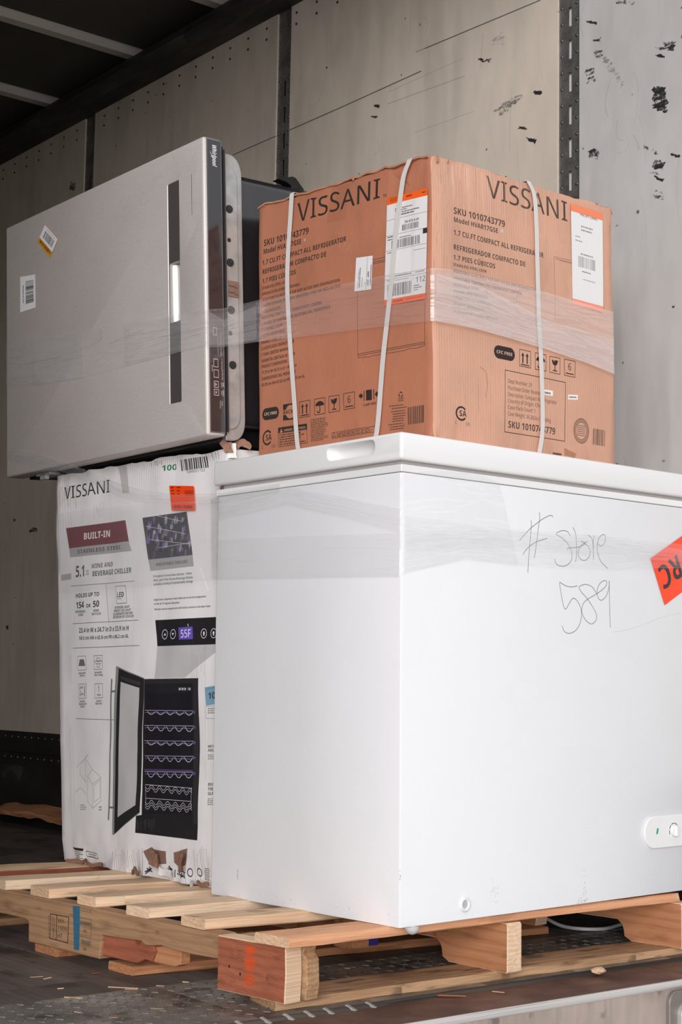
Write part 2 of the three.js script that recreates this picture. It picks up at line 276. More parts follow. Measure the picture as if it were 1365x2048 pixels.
// right wall: lining panels between slotted steel posts, dark scuff band below
const wall = struct('wall_right', 'scuffed grey lining panels with slotted steel posts of the cargo box');
const rails = [[-4.985, -4.9135], [-3.783, -3.7118], [-2.5953, -2.5224], [-6.19, -6.118], [-7.4, -7.328], [-8.6, -8.528]].sort((a, b) => b[0] - a[0]);
const K = 0.335;
{
  const edges = []; let z1 = REAR; for (const [a, b] of rails) { edges.push([b, z1]); z1 = a; } edges.push([FRONT, z1]);
  edges.forEach(([za, zb], k) => {
    const w = zb - za, h = TOP - K, big = k < 4, cw = big ? Math.round(900 * Math.max(0.55, w / 1.13)) : 64, ch = big ? 1800 : 128;
    const [c, g] = canvas(cw, ch, k ? [218, 205, 189] : [204, 201, 197], (u, v) => { const x = u * w + k * 3.1, y = v * h; return (0.93 + 0.12 * fbm(x * 2.2, y * 2.2, 200, 4)) * (0.97 + 0.06 * fbm(x * 40, y * 14, 210, 3)) * (1 - 0.05 * sm(0.5, 0.75, fbm(x * 12, y * 2, 220, 3))); });
    if (big) {
      const P = (p) => { const q = atX(p[0], p[1], WX); return [(q.z - za) / w * cw, (TOP - q.y) / h * ch]; };   // a pixel of the photo on this wall
      const inP = (p) => { const q = atX(p[0], p[1], WX); return q.z > za - 0.15 && q.z < zb + 0.15; };
      const smudge = (pts, dark, rough, seed) => {       // streaky rubber mark inside an outline
        if (!pts.some(inP)) return;
        const Q = pts.map(P), xs = Q.map((q) => q[0]), ys = Q.map((q) => q[1]), x0 = Math.min(...xs), x1 = Math.max(...xs), y0 = Math.min(...ys), y1 = Math.max(...ys);
        const inside = (x, y) => { let c = false; for (let i = 0, j = Q.length - 1; i < Q.length; j = i++) if ((Q[i][1] > y) !== (Q[j][1] > y) && x < (Q[j][0] - Q[i][0]) * (y - Q[i][1]) / (Q[j][1] - Q[i][1]) + Q[i][0]) c = !c; return c; };
        g.save();
        for (let y = Math.floor(y0) - 6; y < y1 + 6; y++) for (let x = Math.floor(x0) - 10; x < x1 + 10; x++) {
          const jx = (fbm(x * 0.05, y * 0.3, seed + 50, 3) - 0.5) * Math.min(22, (x1 - x0) * 0.5), jy = (fbm(x * 0.1, y * 0.12, seed + 60, 3) - 0.5) * Math.min(12, (y1 - y0) * 0.35); if (!inside(x + jx, y + jy)) continue;
          const t = 0.6 * fbm(x * 0.035, y * 0.24, seed, 3) + 0.4 * fbm(x * 0.3, y * 0.4, seed + 70, 2), e = sm(rough - 0.08, rough + 0.22, t); if (e > 0.03) { g.fillStyle = `rgba(38,36,36,${(dark * e).toFixed(3)})`; g.fillRect(x, y, 1, 1); }
        }
        g.restore();
      };
      const zz = zm(1150, 60, 5.688), za2 = zm(680, 0, 1.993), S = (f, list, dark, rough, seed) => smudge(list.map((p) => f(...p)), dark, rough, seed);
      S(zz, [[195, 112], [275, 105], [290, 80], [275, 135], [200, 128]], 0.9, 0.2, 1);
      S(zz, [[225, 228], [320, 235], [325, 262], [300, 320], [228, 312]], 0.85, 0.42, 2);
      S(zz, [[118, 430], [222, 430], [230, 590], [140, 585]], 0.85, 0.46, 3);
      S(zz, [[915, 285], [965, 268], [1025, 288], [1022, 312], [950, 308]], 0.95, 0.1, 4);
      S(zz, [[935, 195], [1020, 190], [1030, 120], [1120, 115], [1132, 210], [1110, 232], [945, 218]], 0.9, 0.36, 5);
      S(zz, [[890, 650], [1005, 645], [1035, 690], [1048, 910], [1030, 932], [925, 905], [885, 868], [905, 760]], 0.95, 0.33, 6);
      S(zz, [[155, 1375], [215, 1345], [275, 1380], [262, 1462], [155, 1445]], 0.92, 0.36, 7);
      S(zz, [[1075, 1402], [1195, 1420], [1200, 1455], [1110, 1432]], 0.9, 0.28, 8);
      S(zz, [[885, 1520], [930, 1475], [1032, 1492], [1000, 1590], [890, 1570]], 0.93, 0.34, 9);
      S(zz, [[855, 1612], [960, 1632], [955, 1645], [890, 1632]], 0.9, 0.3, 10);
      S(zz, [[905, 1655], [1010, 1690], [1005, 1730], [935, 1705]], 0.95, 0.2, 11);
      S(zz, [[885, 1872], [1005, 1885], [1000, 1925], [895, 1905]], 0.9, 0.42, 12);
      S(zz, [[915, 1820], [1000, 1845], [1000, 1860], [920, 1838]], 0.8, 0.45, 13);
      S(zz, [[330, 290], [380, 330], [560, 610], [540, 640], [320, 340]], 0.35, 0.42, 14);
      S(zz, [[755, 1325], [850, 1345], [1000, 1395], [1000, 1415], [860, 1375], [770, 1345]], 0.75, 0.45, 15);
      S(za2, [[545, 235], [602, 238], [600, 246], [550, 243]], 0.95, 0.25, 16);
      S(za2, [[770, 362], [805, 364], [803, 376], [778, 376]], 0.95, 0.1, 17);
      S(za2, [[712, 502], [745, 508], [742, 517], [715, 514]], 0.95, 0.2, 18);
      S(za2, [[745, 545], [783, 552], [780, 570], [752, 562]], 0.95, 0.1, 19);
      S(za2, [[985, 82], [1022, 86], [1022, 98], [992, 92]], 0.9, 0.2, 20);
      S(za2, [[612, 445], [680, 385], [740, 382], [700, 415], [640, 462]], 0.55, 0.42, 21);
      S(za2, [[600, 160], [650, 125], [665, 165], [620, 190]], 0.3, 0.45, 22);
      S(za2, [[135, 417], [160, 418], [158, 430], [140, 428]], 0.9, 0.2, 23);
      S(za2, [[125, 459], [152, 462], [150, 469], [130, 467]], 0.9, 0.3, 24);
      S(za2, [[1100, 0], [1175, 8], [1172, 22], [1110, 8]], 0.8, 0.4, 25);
      S(zm(0, 900, 2.381), [[140, 370], [178, 370], [178, 392], [142, 392]], 0.9, 0.36, 26);
      S(zm(0, 900, 2.381), [[62, 328], [74, 328], [72, 340], [64, 340]], 0.9, 0.1, 27);
      S(zm(0, 900, 2.381), [[28, 835], [40, 835], [38, 855], [30, 852]], 0.9, 0.1, 28);
      S(zm(0, 0, 1.95), [[272, 710], [295, 712], [292, 742], [274, 740]], 0.75, 0.4, 29);
      const scr = (pts, al, lw) => { if (!pts.some(inP)) return; g.strokeStyle = `rgba(48,44,42,${al})`; g.lineWidth = lw; g.beginPath(); pts.forEach((p, i) => { const q = P(p); i ? g.lineTo(...q) : g.moveTo(...q); }); g.stroke(); };
      scr([[466, 310], [680, 216]], 0.85, 2); scr([[680, 216], [843, 142]], 0.85, 2); scr([[850, 97], [1082, 0]], 0.8, 2); scr([[832, 104], [850, 97]], 0.5, 1.5);
      scr([[775, 208], [930, 152]], 0.35, 1.2); scr([[775, 185], [930, 115]], 0.25, 1); scr([[830, 265], [950, 222]], 0.25, 1);
      for (let i = 0; i < 60; i++) { const x = hash(i, k, 31) * cw, y = hash(i, k, 32) * ch; g.strokeStyle = `rgba(70,64,60,${0.05 + 0.16 * hash(i, k, 33)})`; g.lineWidth = 0.8 + 1.2 * hash(i, k, 34); g.beginPath(); g.moveTo(x, y); g.quadraticCurveTo(x + (hash(i, k, 35) - 0.5) * 60, y + hash(i, k, 36) * 60, x + (hash(i, k, 37) - 0.5) * 40, y + hash(i, k, 38) * 180); g.stroke(); }
      for (let i = 0; i < 40; i++) { g.fillStyle = `rgba(36,34,32,${0.3 + 0.5 * hash(i, k, 41)})`; g.beginPath(); g.ellipse(hash(i, k, 42) * cw, hash(i, k, 43) * ch, 1 + 3 * hash(i, k, 44), 1 + 2.5 * hash(i, k, 45), 0, 0, 7); g.fill(); }
    }
    const mat = std({ map: tex(c), roughness: 0.42 });
    const gm = boxAt(WX, WX + 0.014, K, TOP, za, zb), uv = gm.attributes.uv, p = gm.attributes.position, n = gm.attributes.normal;
    for (let i = 0; i < uv.count; i++) uv.setXY(i, (p.getZ(i) - za) / w, (p.getY(i) - K) / h);
    part('lining_panel', gm, mat, wall);
  });
  const railMat = std({ map: tex(canvas(128, 1024, [128, 124, 121], (u, v) => (0.75 + 0.4 * fbm(u * 3, v * 30, 230, 4)) * (0.9 + 0.2 * fbm(u * 12, v * 160, 240, 3)))[0]), metalness: 0.55, roughness: 0.48 });
  const headMat = std({ color: 0x6b6967, metalness: 0.7, roughness: 0.35 }), head = new THREE.SphereGeometry(1, 10, 6, 0, Math.PI * 2, 0, Math.PI / 2); head.rotateZ(Math.PI / 2); head.scale(0.0035, 0.0046, 0.0046);
  const PITCHY = 0.0836, y00 = 2.203;
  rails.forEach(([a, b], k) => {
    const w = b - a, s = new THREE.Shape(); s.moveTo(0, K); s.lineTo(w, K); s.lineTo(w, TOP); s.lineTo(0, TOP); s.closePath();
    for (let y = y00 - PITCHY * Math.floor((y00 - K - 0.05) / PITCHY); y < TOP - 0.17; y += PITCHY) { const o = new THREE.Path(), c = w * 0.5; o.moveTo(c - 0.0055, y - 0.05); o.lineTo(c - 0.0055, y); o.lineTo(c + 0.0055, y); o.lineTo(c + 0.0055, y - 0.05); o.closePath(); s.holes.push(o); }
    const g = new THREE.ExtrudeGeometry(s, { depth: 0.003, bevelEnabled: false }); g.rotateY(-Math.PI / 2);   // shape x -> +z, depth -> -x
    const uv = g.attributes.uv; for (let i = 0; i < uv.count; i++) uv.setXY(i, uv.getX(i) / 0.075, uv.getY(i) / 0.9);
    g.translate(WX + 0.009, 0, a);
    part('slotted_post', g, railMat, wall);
    part('post_back', boxAt(WX + 0.016, WX + 0.02, K, TOP, a + 0.012, b - 0.012), k ? steelDark : std({ color: 0xf6f3ee, roughness: 0.5 }), wall);  // near back white, deeper backs dark: brightness and shade of the slots as colour
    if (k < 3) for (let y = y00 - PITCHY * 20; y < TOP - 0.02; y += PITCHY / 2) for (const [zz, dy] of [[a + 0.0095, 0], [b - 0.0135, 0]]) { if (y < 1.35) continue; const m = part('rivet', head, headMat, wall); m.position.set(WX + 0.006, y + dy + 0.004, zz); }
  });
  // two rows of rivets below the roof rail
  const hm = std({ color: 0x3b3836, metalness: 0.5, roughness: 0.5 });
  for (let z = -3.74; z > -5.75; z -= 0.1005) for (const y of [TOP - 0.028, TOP - 0.064]) { if (rails.some(([a, b]) => z > a - 0.012 && z < b + 0.012)) continue; const m = part('rivet', head, hm, wall); m.position.set(WX, y, z); }
  for (let z = -2.68; z > -3.7; z -= 0.1005) for (const y of [TOP - 0.028, TOP - 0.064]) { const m = part('rivet', head, hm, wall); m.position.set(WX, y, z); }
  part('outer_skin', boxAt(WX + 0.03, WX + 0.05, -0.12, ROOF + 0.05, FRONT, REAR), std({ color: 0xe8e6e2, roughness: 0.4 }), wall);
  const km = std({ map: tex(canvas(1024, 128, [58, 55, 53], (u, v) => (0.6 + 0.7 * fbm(u * 30, v * 4, 250, 5)) * (1 + 0.5 * sm(0.7, 0.85, fbm(u * 60, v * 5, 260, 4))))[0]), metalness: 0.4, roughness: 0.6 });
  part('scuff_plate', boxAt(WX - 0.004, WX + 0.014, 0, K - 0.002, FRONT, REAR), km, wall);
  part('scuff_ledge', boxAt(WX - 0.012, WX - 0.003, K - 0.075, K - 0.07, FRONT, REAR), km, wall);
  const km2 = std({ color: 0xa09c98, metalness: 0.6, roughness: 0.4 }), hs = head.clone().scale(0.7, 0.7, 0.7);
  for (let i = 0; i < 20; i++) for (const y of [K - 0.02, K - 0.095]) { const m = part('rivet', hs, km2, wall); m.position.set(WX - 0.004, y, -4.75 - i * 0.052); }
}
// roof, rail and bows
const roof = struct('ceiling', 'dark roof skin of the cargo box with cross bows');
{
  const dark = phy({ specularIntensity: 0.5, map: tex(canvas(256, 256, [84, 81, 75], (u, v) => 0.75 + 0.5 * fbm(u * 8, v * 8, 270, 4))[0]), roughness: 0.8 });
  part('roof_skin', boxAt(LX - 0.05, WX + 0.05, ROOF, ROOF + 0.03, FRONT, REAR), dark, roof);
  const s = new THREE.Shape(); [[0.012, 0], [-0.02, 0.001], [-0.055, 0.012], [-0.078, 0.035], [-0.08, 0.05], [-0.06, 0.09], [0.0, 0.127], [0.012, 0.127]].forEach(([x, y], i) => (i ? s.lineTo(x, y) : s.moveTo(x, y)));
  const rg = new THREE.ExtrudeGeometry(s, { depth: REAR - FRONT, bevelEnabled: false }); rg.translate(WX, TOP, FRONT);
  const rm = std({ map: tex(canvas(512, 128, [70, 67, 62], (u, v) => 0.6 + 0.8 * fbm(u * 20, v * 5, 280, 4))[0], true, [1, 1]), metalness: 0.3, roughness: 0.62 });
  part('roof_rail', rg, rm, roof);
  const bow = new THREE.ExtrudeGeometry((() => { const q = new THREE.Shape(); [[-0.03, 0], [-0.024, -0.004], [-0.02, -0.028], [0.02, -0.028], [0.024, -0.004], [0.03, 0]].forEach(([x, y], i) => (i ? q.lineTo(x, y) : q.moveTo(x, y))); return q; })(), { depth: WX - LX - 0.04, bevelEnabled: false }); bow.rotateY(Math.PI / 2);
  const bowMat = std({ color: 0xdcd7d0, metalness: 0.15, roughness: 0.5 });
  for (const z of [-4.585, -5.19, -4.04, -3.44, -2.84, -5.79, -6.4, -7.0, -7.6, -8.2, -2.3]) { const m = part('roof_bow', bow, bowMat, roof); m.position.set(LX + 0.02, ROOF - 0.001, z); }
}
const lin = std({ color: 0xe2ddd6, roughness: 0.6 });
const wl = struct('wall_left', 'grey lining of the far side of the cargo box'); part('lining_panel', boxAt(LX - 0.05, LX, -0.12, ROOF, FRONT, REAR), lin, wl);
const wf = struct('wall_front', 'grey front bulkhead of the cargo box'); part('lining_panel', boxAt(LX, WX, 0, ROOF, FRONT - 0.05, FRONT), lin, wf);
const hd = struct('trim_3', 'steel header above the rear opening'); part('header', boxAt(LX, WX, ROOF - 0.1, ROOF + 0.03, REAR - 0.07, REAR), steelDark, hd);

// outside: yard and the building across it that the glossy panel mirrors
const yard = struct('ground', 'pale concrete yard behind the truck'); 
part('concrete', boxAt(-45, 45, -1.35, -1.2, -40, 60), std({ map: tex(canvas(256, 256, [214, 209, 202], (u, v) => 0.8 + 0.4 * fbm(u * 30, v * 30, 300, 4))[0], true, [40, 40]), roughness: 0.9 }), yard);
{
  const b = thing('warehouse', 'long dark brick warehouse with a flat roof across the yard', 'building', [12, -1.2, 15]);
  part('wall', boxAt(-6, 22, 0, 7.6, 0, 8), std({ color: 0x343332, roughness: 0.9 }), b); part('parapet', boxAt(-6.2, 22.2, 7.5, 7.9, -0.2, 8.2), std({ color: 0x3c3b3a, roughness: 0.8 }), b);
  for (const x of [-3, 3, 9, 15]) part('dock_door', boxAt(x, x + 3, 1, 4.4, -0.08, 0.02), std({ color: 0x434241, roughness: 0.6 }), b);
}

// ---------------------------------------------------------------- pallet
const pallet = thing('wooden_pallet', 'weathered wooden pallet with a broken stringer under the freezer and white carton', 'pallet');
{
  const board = (name, x, z, slope, L, W, T, y, mats, seed, o) => { const m = part(name, plankGeo(L, T, W, seed, o), mats, pallet); m.position.set(x, y - T, z); m.rotation.y = -slope * Math.PI / 180; return m; };
  const DT = 0.124;
  board('deck_board', 1.541, -2.049, -1.6, 0.99, 0.085, 0.016, DT - 0.001, [WOOD.peach[0], WOOD.pine[1][1]], 1, { cutA: -0.006, rag: 0.03 });
  board('deck_board', 1.536, -2.284, 4, 1.0, 0.07, 0.019, DT, WOOD.pine[1], 2, { cutA: -0.008 });
  board('deck_board', 1.524, -2.446, 1.2, 1.0, 0.068, 0.019, DT, WOOD.pine[2], 3, { cutA: -0.008 });
  board('deck_board', 1.517, -2.624, 6, 1.0, 0.064, 0.019, DT, WOOD.pine[0], 4, { cutA: -0.01 });
  board('deck_board', 1.499, -2.773, 5, 1.0, 0.074, 0.019, DT, WOOD.pine[1], 5, { cutA: -0.008 });
  board('deck_board', 1.483, -2.926, 6.5, 1.0, 0.08, 0.019, DT, WOOD.pine[2], 6, { cutA: -0.008 });
  board('deck_board', 1.47, -3.09, 7.5, 1.0, 0.115, 0.017, DT, WOOD.pine[1], 7, { cutA: -0.008 });
  const face7 = part('painted_edge', boxAt(0, 0.98, 0, 0.0165, 0, 0.0012), WOOD.red[0], pallet); face7.position.set(1.472, DT - 0.0168, -3.0895); face7.rotation.y = -7.5 * Math.PI / 180;
  board('bottom_board', 1.551, -2.096, 0.7, 1.03, 0.1, 0.016, 0.016, WOOD.old, 11, { cutA: 0.02, j: 0.0016, n: 18 });
  board('bottom_board', 1.519, -2.484, 4, 1.0, 0.085, 0.016, 0.016, WOOD.fir, 12, { cutA: -0.008 });
  board('bottom_board', 1.5, -2.735, 4, 1.0, 0.085, 0.016, 0.016, WOOD.fir, 13, { cutA: -0.008 });
  board('bottom_board', 1.565, -3.142, 5, 0.95, 0.1, 0.016, 0.016, WOOD.tan, 14, { cutA: 0.01 });

  // stringers: profile along the length (s, forwards) and height
  const Y0 = 0.016, Y1 = 0.105;
  const stringer = (name, pA, dir, prof, T, mats, uvOf) => {
    const d = dir.clone().normalize(), n = V(-d.z, 0, d.x), s = new THREE.Shape(prof.map(([a, b]) => new THREE.Vector2(a, b)));
    const g = new THREE.ExtrudeGeometry(s, { depth: T - 0.003, bevelSize: 0.0015, bevelThickness: 0.0015, bevelSegments: 1, bevelOffset: -0.0015 }); g.translate(0, 0, -T + 0.0015);
    const uv = g.attributes.uv, p = g.attributes.position, nn = g.attributes.normal;
    for (let i = 0; i < uv.count; i++) { if (uvOf) uv.setXY(i, ...uvOf(p.getX(i), p.getY(i))); else Math.abs(nn.getX(i)) > 0.7 ? uv.setXY(i, p.getZ(i) / 0.12 + 0.3, p.getY(i) / 0.12) : uv.setXY(i, p.getX(i) / 0.6 + pA.x, (p.getY(i) + p.getZ(i)) / 0.16); }
    const m = part(name, g, mats, pallet); m.matrixAutoUpdate = true; m.position.copy(pA); m.quaternion.setFromRotationMatrix(new THREE.Matrix4().makeBasis(d, V(0, 1, 0), n)); return m;
  };
  const A = V(1.481, 0, -2.947), B = V(1.539, 0, -2.243), d = B.clone().sub(A).normalize(), n = V(-d.z, 0, d.x), O = A.clone().addScaledVector(d, -0.3);
  const sy = (x, y, off = 0) => { const q = onPlane(x, y, O.clone().addScaledVector(n, -off), n).sub(O); return [q.dot(d), Math.max(Y0, q.y)]; };
  const end = sy(440, 1890)[0], nb = sy(57, 1879)[0];
  const prof = [[0, Y1], [0, Y0], [nb - 0.235, Y0], [nb - 0.235, 0.05], [nb - 0.22, 0.056], sy(10, 1828), sy(50, 1837), sy(57, 1843), [nb, Y0], [sy(198, 1911)[0], Y0], sy(204, 1871), sy(282, 1882), sy(291, 1891), sy(322, 1891), sy(352, 1901), sy(383, 1908.6), sy(439, 1918), [end, Y1]];
  // left stringer with its stamps and blue paint
  const LW = 2048, LH = 256, LL = end;
  const src = WOOD.tan[0].map.image, c = document.createElement('canvas'); c.width = LW; c.height = LH; const g = c.getContext('2d');
  g.drawImage(src, 0, 0, 1024, LH); g.save(); g.translate(LW, 0); g.scale(-1, 1); g.drawImage(src, 0, 0, 1024, LH); g.restore();
  const pn = pen(g, LW, LH, (x, y) => { const q = sy(x, y); return [q[0] / LL, 1 - (q[1] - Y0) / (Y1 - Y0)]; }), z2 = zm(0, 1800, 5.25), ink = 'rgba(24,20,18,0.92)';
  pn.poly([[765, 62], [840, 66], [838, 300], [832, 530], [776, 520], [772, 300]].map((p) => z2(...p)), 'rgba(26,98,140,0.85)');
  for (let i = 0; i < 30; i++) { const q = z2(765 + hash(i, 1, 9) * 80, 80 + hash(i, 2, 9) * 440), a = pn.P(q); g.fillStyle = 'rgba(168,130,98,0.35)'; g.fillRect(a[0], a[1], 3 + 14 * hash(i, 3, 9), 2); }
  pn.poly([[530, 145], [722, 180], [712, 452], [523, 402]].map((p) => z2(...p)), null, ink, 4); pn.line([z2(597, 158), z2(590, 418)], ink, 4);
  pn.text('MX-', z2(608, 238), z2(686, 248), z2(608, 196), ink, ''); pn.text('1906', z2(604, 312), z2(710, 328), z2(604, 270), ink, ''); pn.text('HT', z2(600, 396), z2(657, 402), z2(600, 352), ink, '');
  for (const x of [548, 562, 576]) pn.line([z2(x, 175 + (x - 548)), z2(x - 3, 300), z2(562, 330), z2(560, 390)], 'rgba(24,20,18,0.6)', 2.5);
  for (let i = 0; i < 7; i++) pn.line([z2(512, 165 + i * 36), z2(508, 182 + i * 36)], 'rgba(24,20,18,0.6)', 3);
  const stamp = 'rgba(46,54,52,0.62)';
  for (const [a, b, y0, y1] of [[845, 952, 110, 132], [840, 960, 183, 205], [840, 958, 360, 382], [838, 952, 378, 405]]) pn.line([z2(a, y0), z2(b, y1)], stamp, 2.5);
  pn.line([z2(960, 205), z2(956, 380)], stamp, 2.5); pn.line([z2(955, 90), z2(950, 132)], stamp, 2.5);
  pn.poly([[840, 215], [955, 240], [955, 275], [838, 255]].map((p) => z2(...p)), 'rgba(46,54,52,0.4)'); pn.poly([[850, 412], [952, 440], [950, 480], [850, 458]].map((p) => z2(...p)), 'rgba(46,54,52,0.35)');
  pn.poly([[872, 305], [912, 312], [912, 345], [872, 338]].map((p) => z2(...p)), 'rgba(46,54,52,0.3)'); pn.poly([[872, 495], [910, 505], [908, 535], [872, 528]].map((p) => z2(...p)), 'rgba(46,54,52,0.35)');
  stringer('stringer', O, d, prof, 0.036, [std({ map: tex(c), bumpMap: fibreBump, bumpScale: 0.001, roughness: 0.88 }), WOOD.tan[0]], (s, y) => [s / LL, (y - Y0) / (Y1 - Y0)]);
  // splintered lower part and a broken stub
  stringer('splintered_piece', O.clone().addScaledVector(n, -0.006), d, [sy(198, 1868), sy(282, 1881), sy(291, 1890), sy(300, 1890), sy(305, 1903), sy(297, 1924), sy(285, 1920), sy(268, 1927), sy(198, 1911)], 0.026, WOOD.red);
  stringer('broken_stub', O.clone().addScaledVector(n, -0.012), d, [sy(294, 1896), sy(330, 1890), sy(352, 1900), sy(350, 1931), sy(338, 1936), sy(296, 1926)], 0.022, WOOD.fir);
  // repair block in front, painted with an orange stripe, and its companion
  const q0 = V(1.5555, 0, -2.078), q1 = V(1.531, 0, -2.236), rd = q0.clone().sub(q1).normalize(), RL = q0.distanceTo(q1);
  const c2 = document.createElement('canvas'); c2.width = 512; c2.height = 320; const g2 = c2.getContext('2d'); g2.drawImage(WOOD.red[0].map.image, 0, 0, 512, 320);
  for (let i = 0; i < 26; i++) { const t = hash(i, 4, 6); g2.fillStyle = `rgba(232,78,24,${0.12 + 0.2 * hash(i, 3, 6)})`; g2.fillRect(205 + 20 * hash(i, 1, 6), 20 + t * 240, 50 + 30 * hash(i, 2, 6), 12 + 40 * hash(i, 5, 6)); }
  g2.fillStyle = '#2c2624'; for (const [x, y] of [[92, 172], [178, 205]]) { g2.beginPath(); g2.ellipse(x, y, 7, 10, 0, 0, 7); g2.fill(); }
  stringer('repair_block', q1, rd, [[0, Y0], [RL, Y0 - 0.002], [RL + 0.002, 0.06], [RL, 0.1045], [0, 0.1045]], 0.038, [std({ map: tex(c2), bumpMap: fibreBump, bumpScale: 0.001, roughness: 0.85 }), WOOD.pine[2][1]], (s, y) => [s / RL, (y - Y0) / (Y1 - Y0)]);
  stringer('companion_stringer', q1.clone().addScaledVector(V(1, 0, 0.12).normalize(), 0.042), rd, [[0, Y0], [RL - 0.004, Y0], [RL, 0.04], [RL - 0.002, 0.08], [RL - 0.012, 0.09], [RL - 0.006, 0.104], [0, 0.104]], 0.03, WOOD.old);
  const std3 = (x, z, deg, solid) => { const L = 1.2, a = deg * Math.PI / 180, dd = V(Math.sin(a), 0, Math.cos(a)), f = L - solid; stringer('stringer', V(x, 0, z).addScaledVector(dd, -L), dd, [[0, Y1], [0, Y0], [0.16, Y0], [0.165, 0.045], [0.18, 0.056], [0.38, 0.056], [0.395, 0.045], [0.4, Y0], [f - 0.235, Y0], [f - 0.23, 0.045], [f - 0.215, 0.056], [f - 0.016, 0.056], [f - 0.004, 0.047], [f, 0.038], [f + 0.002, 0.024], [f + 0.018, Y0], [L - 0.003, Y0], [L, Y0 + 0.003], [L, Y1 - 0.004], [L - 0.003, Y1]], 0.038, [WOOD.fir[0], WOOD.pine[2][1]]); };
  { const a = onPlane(700, 1876, V(0, 0, -2.36), V(0, 0, 1)), b = onPlane(756, 1893, V(0, 0, -2.36), V(0, 0, 1)), bl = part('nailed_block', boxAt(a.x, b.x, b.y, 0.104, -2.41, -2.36, 0.002), WOOD.fir[0], pallet), e = onPlane(738, 1880, V(0, 0, -2.36), V(0, 0, 1)); part('blue_paint', boxAt(e.x, b.x + 0.0006, b.y + 0.003, 0.1, -2.395, -2.3594), std({ color: 0x35307e, roughness: 0.7 }), bl); }
  std3(2.043, -2.062, 2, 0.17); std3(2.528, -2.06, 4, 0.145);
}
// loose splinters and litter on the bed
{
  const chip = (name, x, y, L, W, T, turn, mats, label, cat, h = 0, group) => { const p = atY(x, y, h), m = single(name, plankGeo(L, T, W, Math.round(x * 7 + y), { n: 4, c: T * 0.3, j: T * 0.6, rag: L * 0.3 }), mats, label, cat, [p.x, h, p.z], group); m.rotation.y = turn; return m; };
  const G = 'small wood splinters on the bed', LB = 'tiny pale wood splinter lying on the dark truck bed';
  for (const [x, y, L, t] of [[216, 1975, 0.05, -0.3], [128, 1995, 0.03, -0.4], [312, 1972, 0.014, -0.2], [60, 1955, 0.022, 0.2], [88, 1959, 0.02, 0.9], [250, 1979, 0.02, -0.1], [365, 1964, 0.012, -0.5], [299, 2018, 0.022, -0.2], [690, 1937, 0.014, -0.4], [148, 2024, 0.016, -0.7], [115, 1978, 0.01, 0.3], [985, 1984, 0.02, -0.5]]) chip('wood_splinter', x, y, L, 0.0018, 0.001, -0.5 + t, WOOD.pine[1], LB, 'splinter', x > 900 ? -0.003 : 0.0005, G);
  chip('wood_flake', 875, 1994, 0.045, 0.008, 0.003, -0.6, WOOD.red, 'reddish flat wood flake on the brown sill under the pallet', 'splinter', -0.003);
  const scrap = atY(60, 1660, 0); const s = single('broken_board', plankGeo(0.62, 0.018, 0.075, 91, { n: 24, j: 0.006, rag: 0.12, bow: 0.012 }), WOOD.fir, 'splintered broken board lying along the dark scuff plate of the wall', 'board', [2.64, 0.001, -5.35]); s.rotation.set(0.35, -1.54, 0, 'YXZ'); s.position.y = 0.03;
  const wad = new THREE.IcosahedronGeometry(0.0095, 3), wp = wad.attributes.position; for (let i = 0; i < wp.count; i++) { const k = 0.6 + 0.4 * vn(wp.getX(i) * 110 + 9, wp.getY(i) * 120 + wp.getZ(i) * 90, 3) + 0.45 * vn(wp.getX(i) * 420 + 9, wp.getY(i) * 390 + wp.getZ(i) * 300, 5); wp.setXYZ(i, wp.getX(i) * k * 1.5, wp.getY(i) * k * 0.6, wp.getZ(i) * k); } wad.computeVertexNormals();
  const w0 = atY(1198, 1948, 0.0); single('wood_knot', wad, WOOD.pine[1][0], 'crumbled lump of wood wedged under the front pallet board', 'wood lump', [w0.x, 0.006, w0.z]);
  const leaf = new THREE.Shape(); leaf.moveTo(0, 0); leaf.quadraticCurveTo(0.006, 0.005, 0.014, 0); leaf.quadraticCurveTo(0.006, -0.006, 0, 0);
  const lg = new THREE.ExtrudeGeometry(leaf, { depth: 0.0006, bevelEnabled: false }); lg.rotateX(-Math.PI / 2);
  [[184, 1948], [46, 1901], [236, 2036]].forEach(([x, y], i) => { const p = atY(x, y, 0.001), m = single('dry_leaf', lg, std({ color: i === 2 ? 0xc79a78 : 0xa8604a, roughness: 0.8 }), ['curled reddish dry leaf on the boards near the pallet', 'small dry leaf beside the low pallet board end', 'pale torn leaf on the steel tread plate'][i], 'leaf', [p.x, 0.0015, p.z]); m.rotation.y = i * 1.3; });
  // white power cord of the freezer hanging under the pallet deck
  const pts = [[1075, 1825, -2.55], [1095, 1838, -2.5], [1125, 1852, -2.47], [1165, 1858, -2.45], [1205, 1858, -2.44], [1240, 1850, -2.44], [1290, 1835, -2.46]].map(([x, y, z], i) => (i < 2 ? onPlane(x, y, V(0, 0, z), V(0, 0, 1)) : atY(x, y, 0.006)));
  single('power_cord', new THREE.TubeGeometry(new THREE.CatmullRomCurve3(pts), 60, 0.0042, 8), std({ color: 0xd9d6d2, roughness: 0.45 }), 'white power cord hanging in a loop behind the front pallet board', 'cord');
}

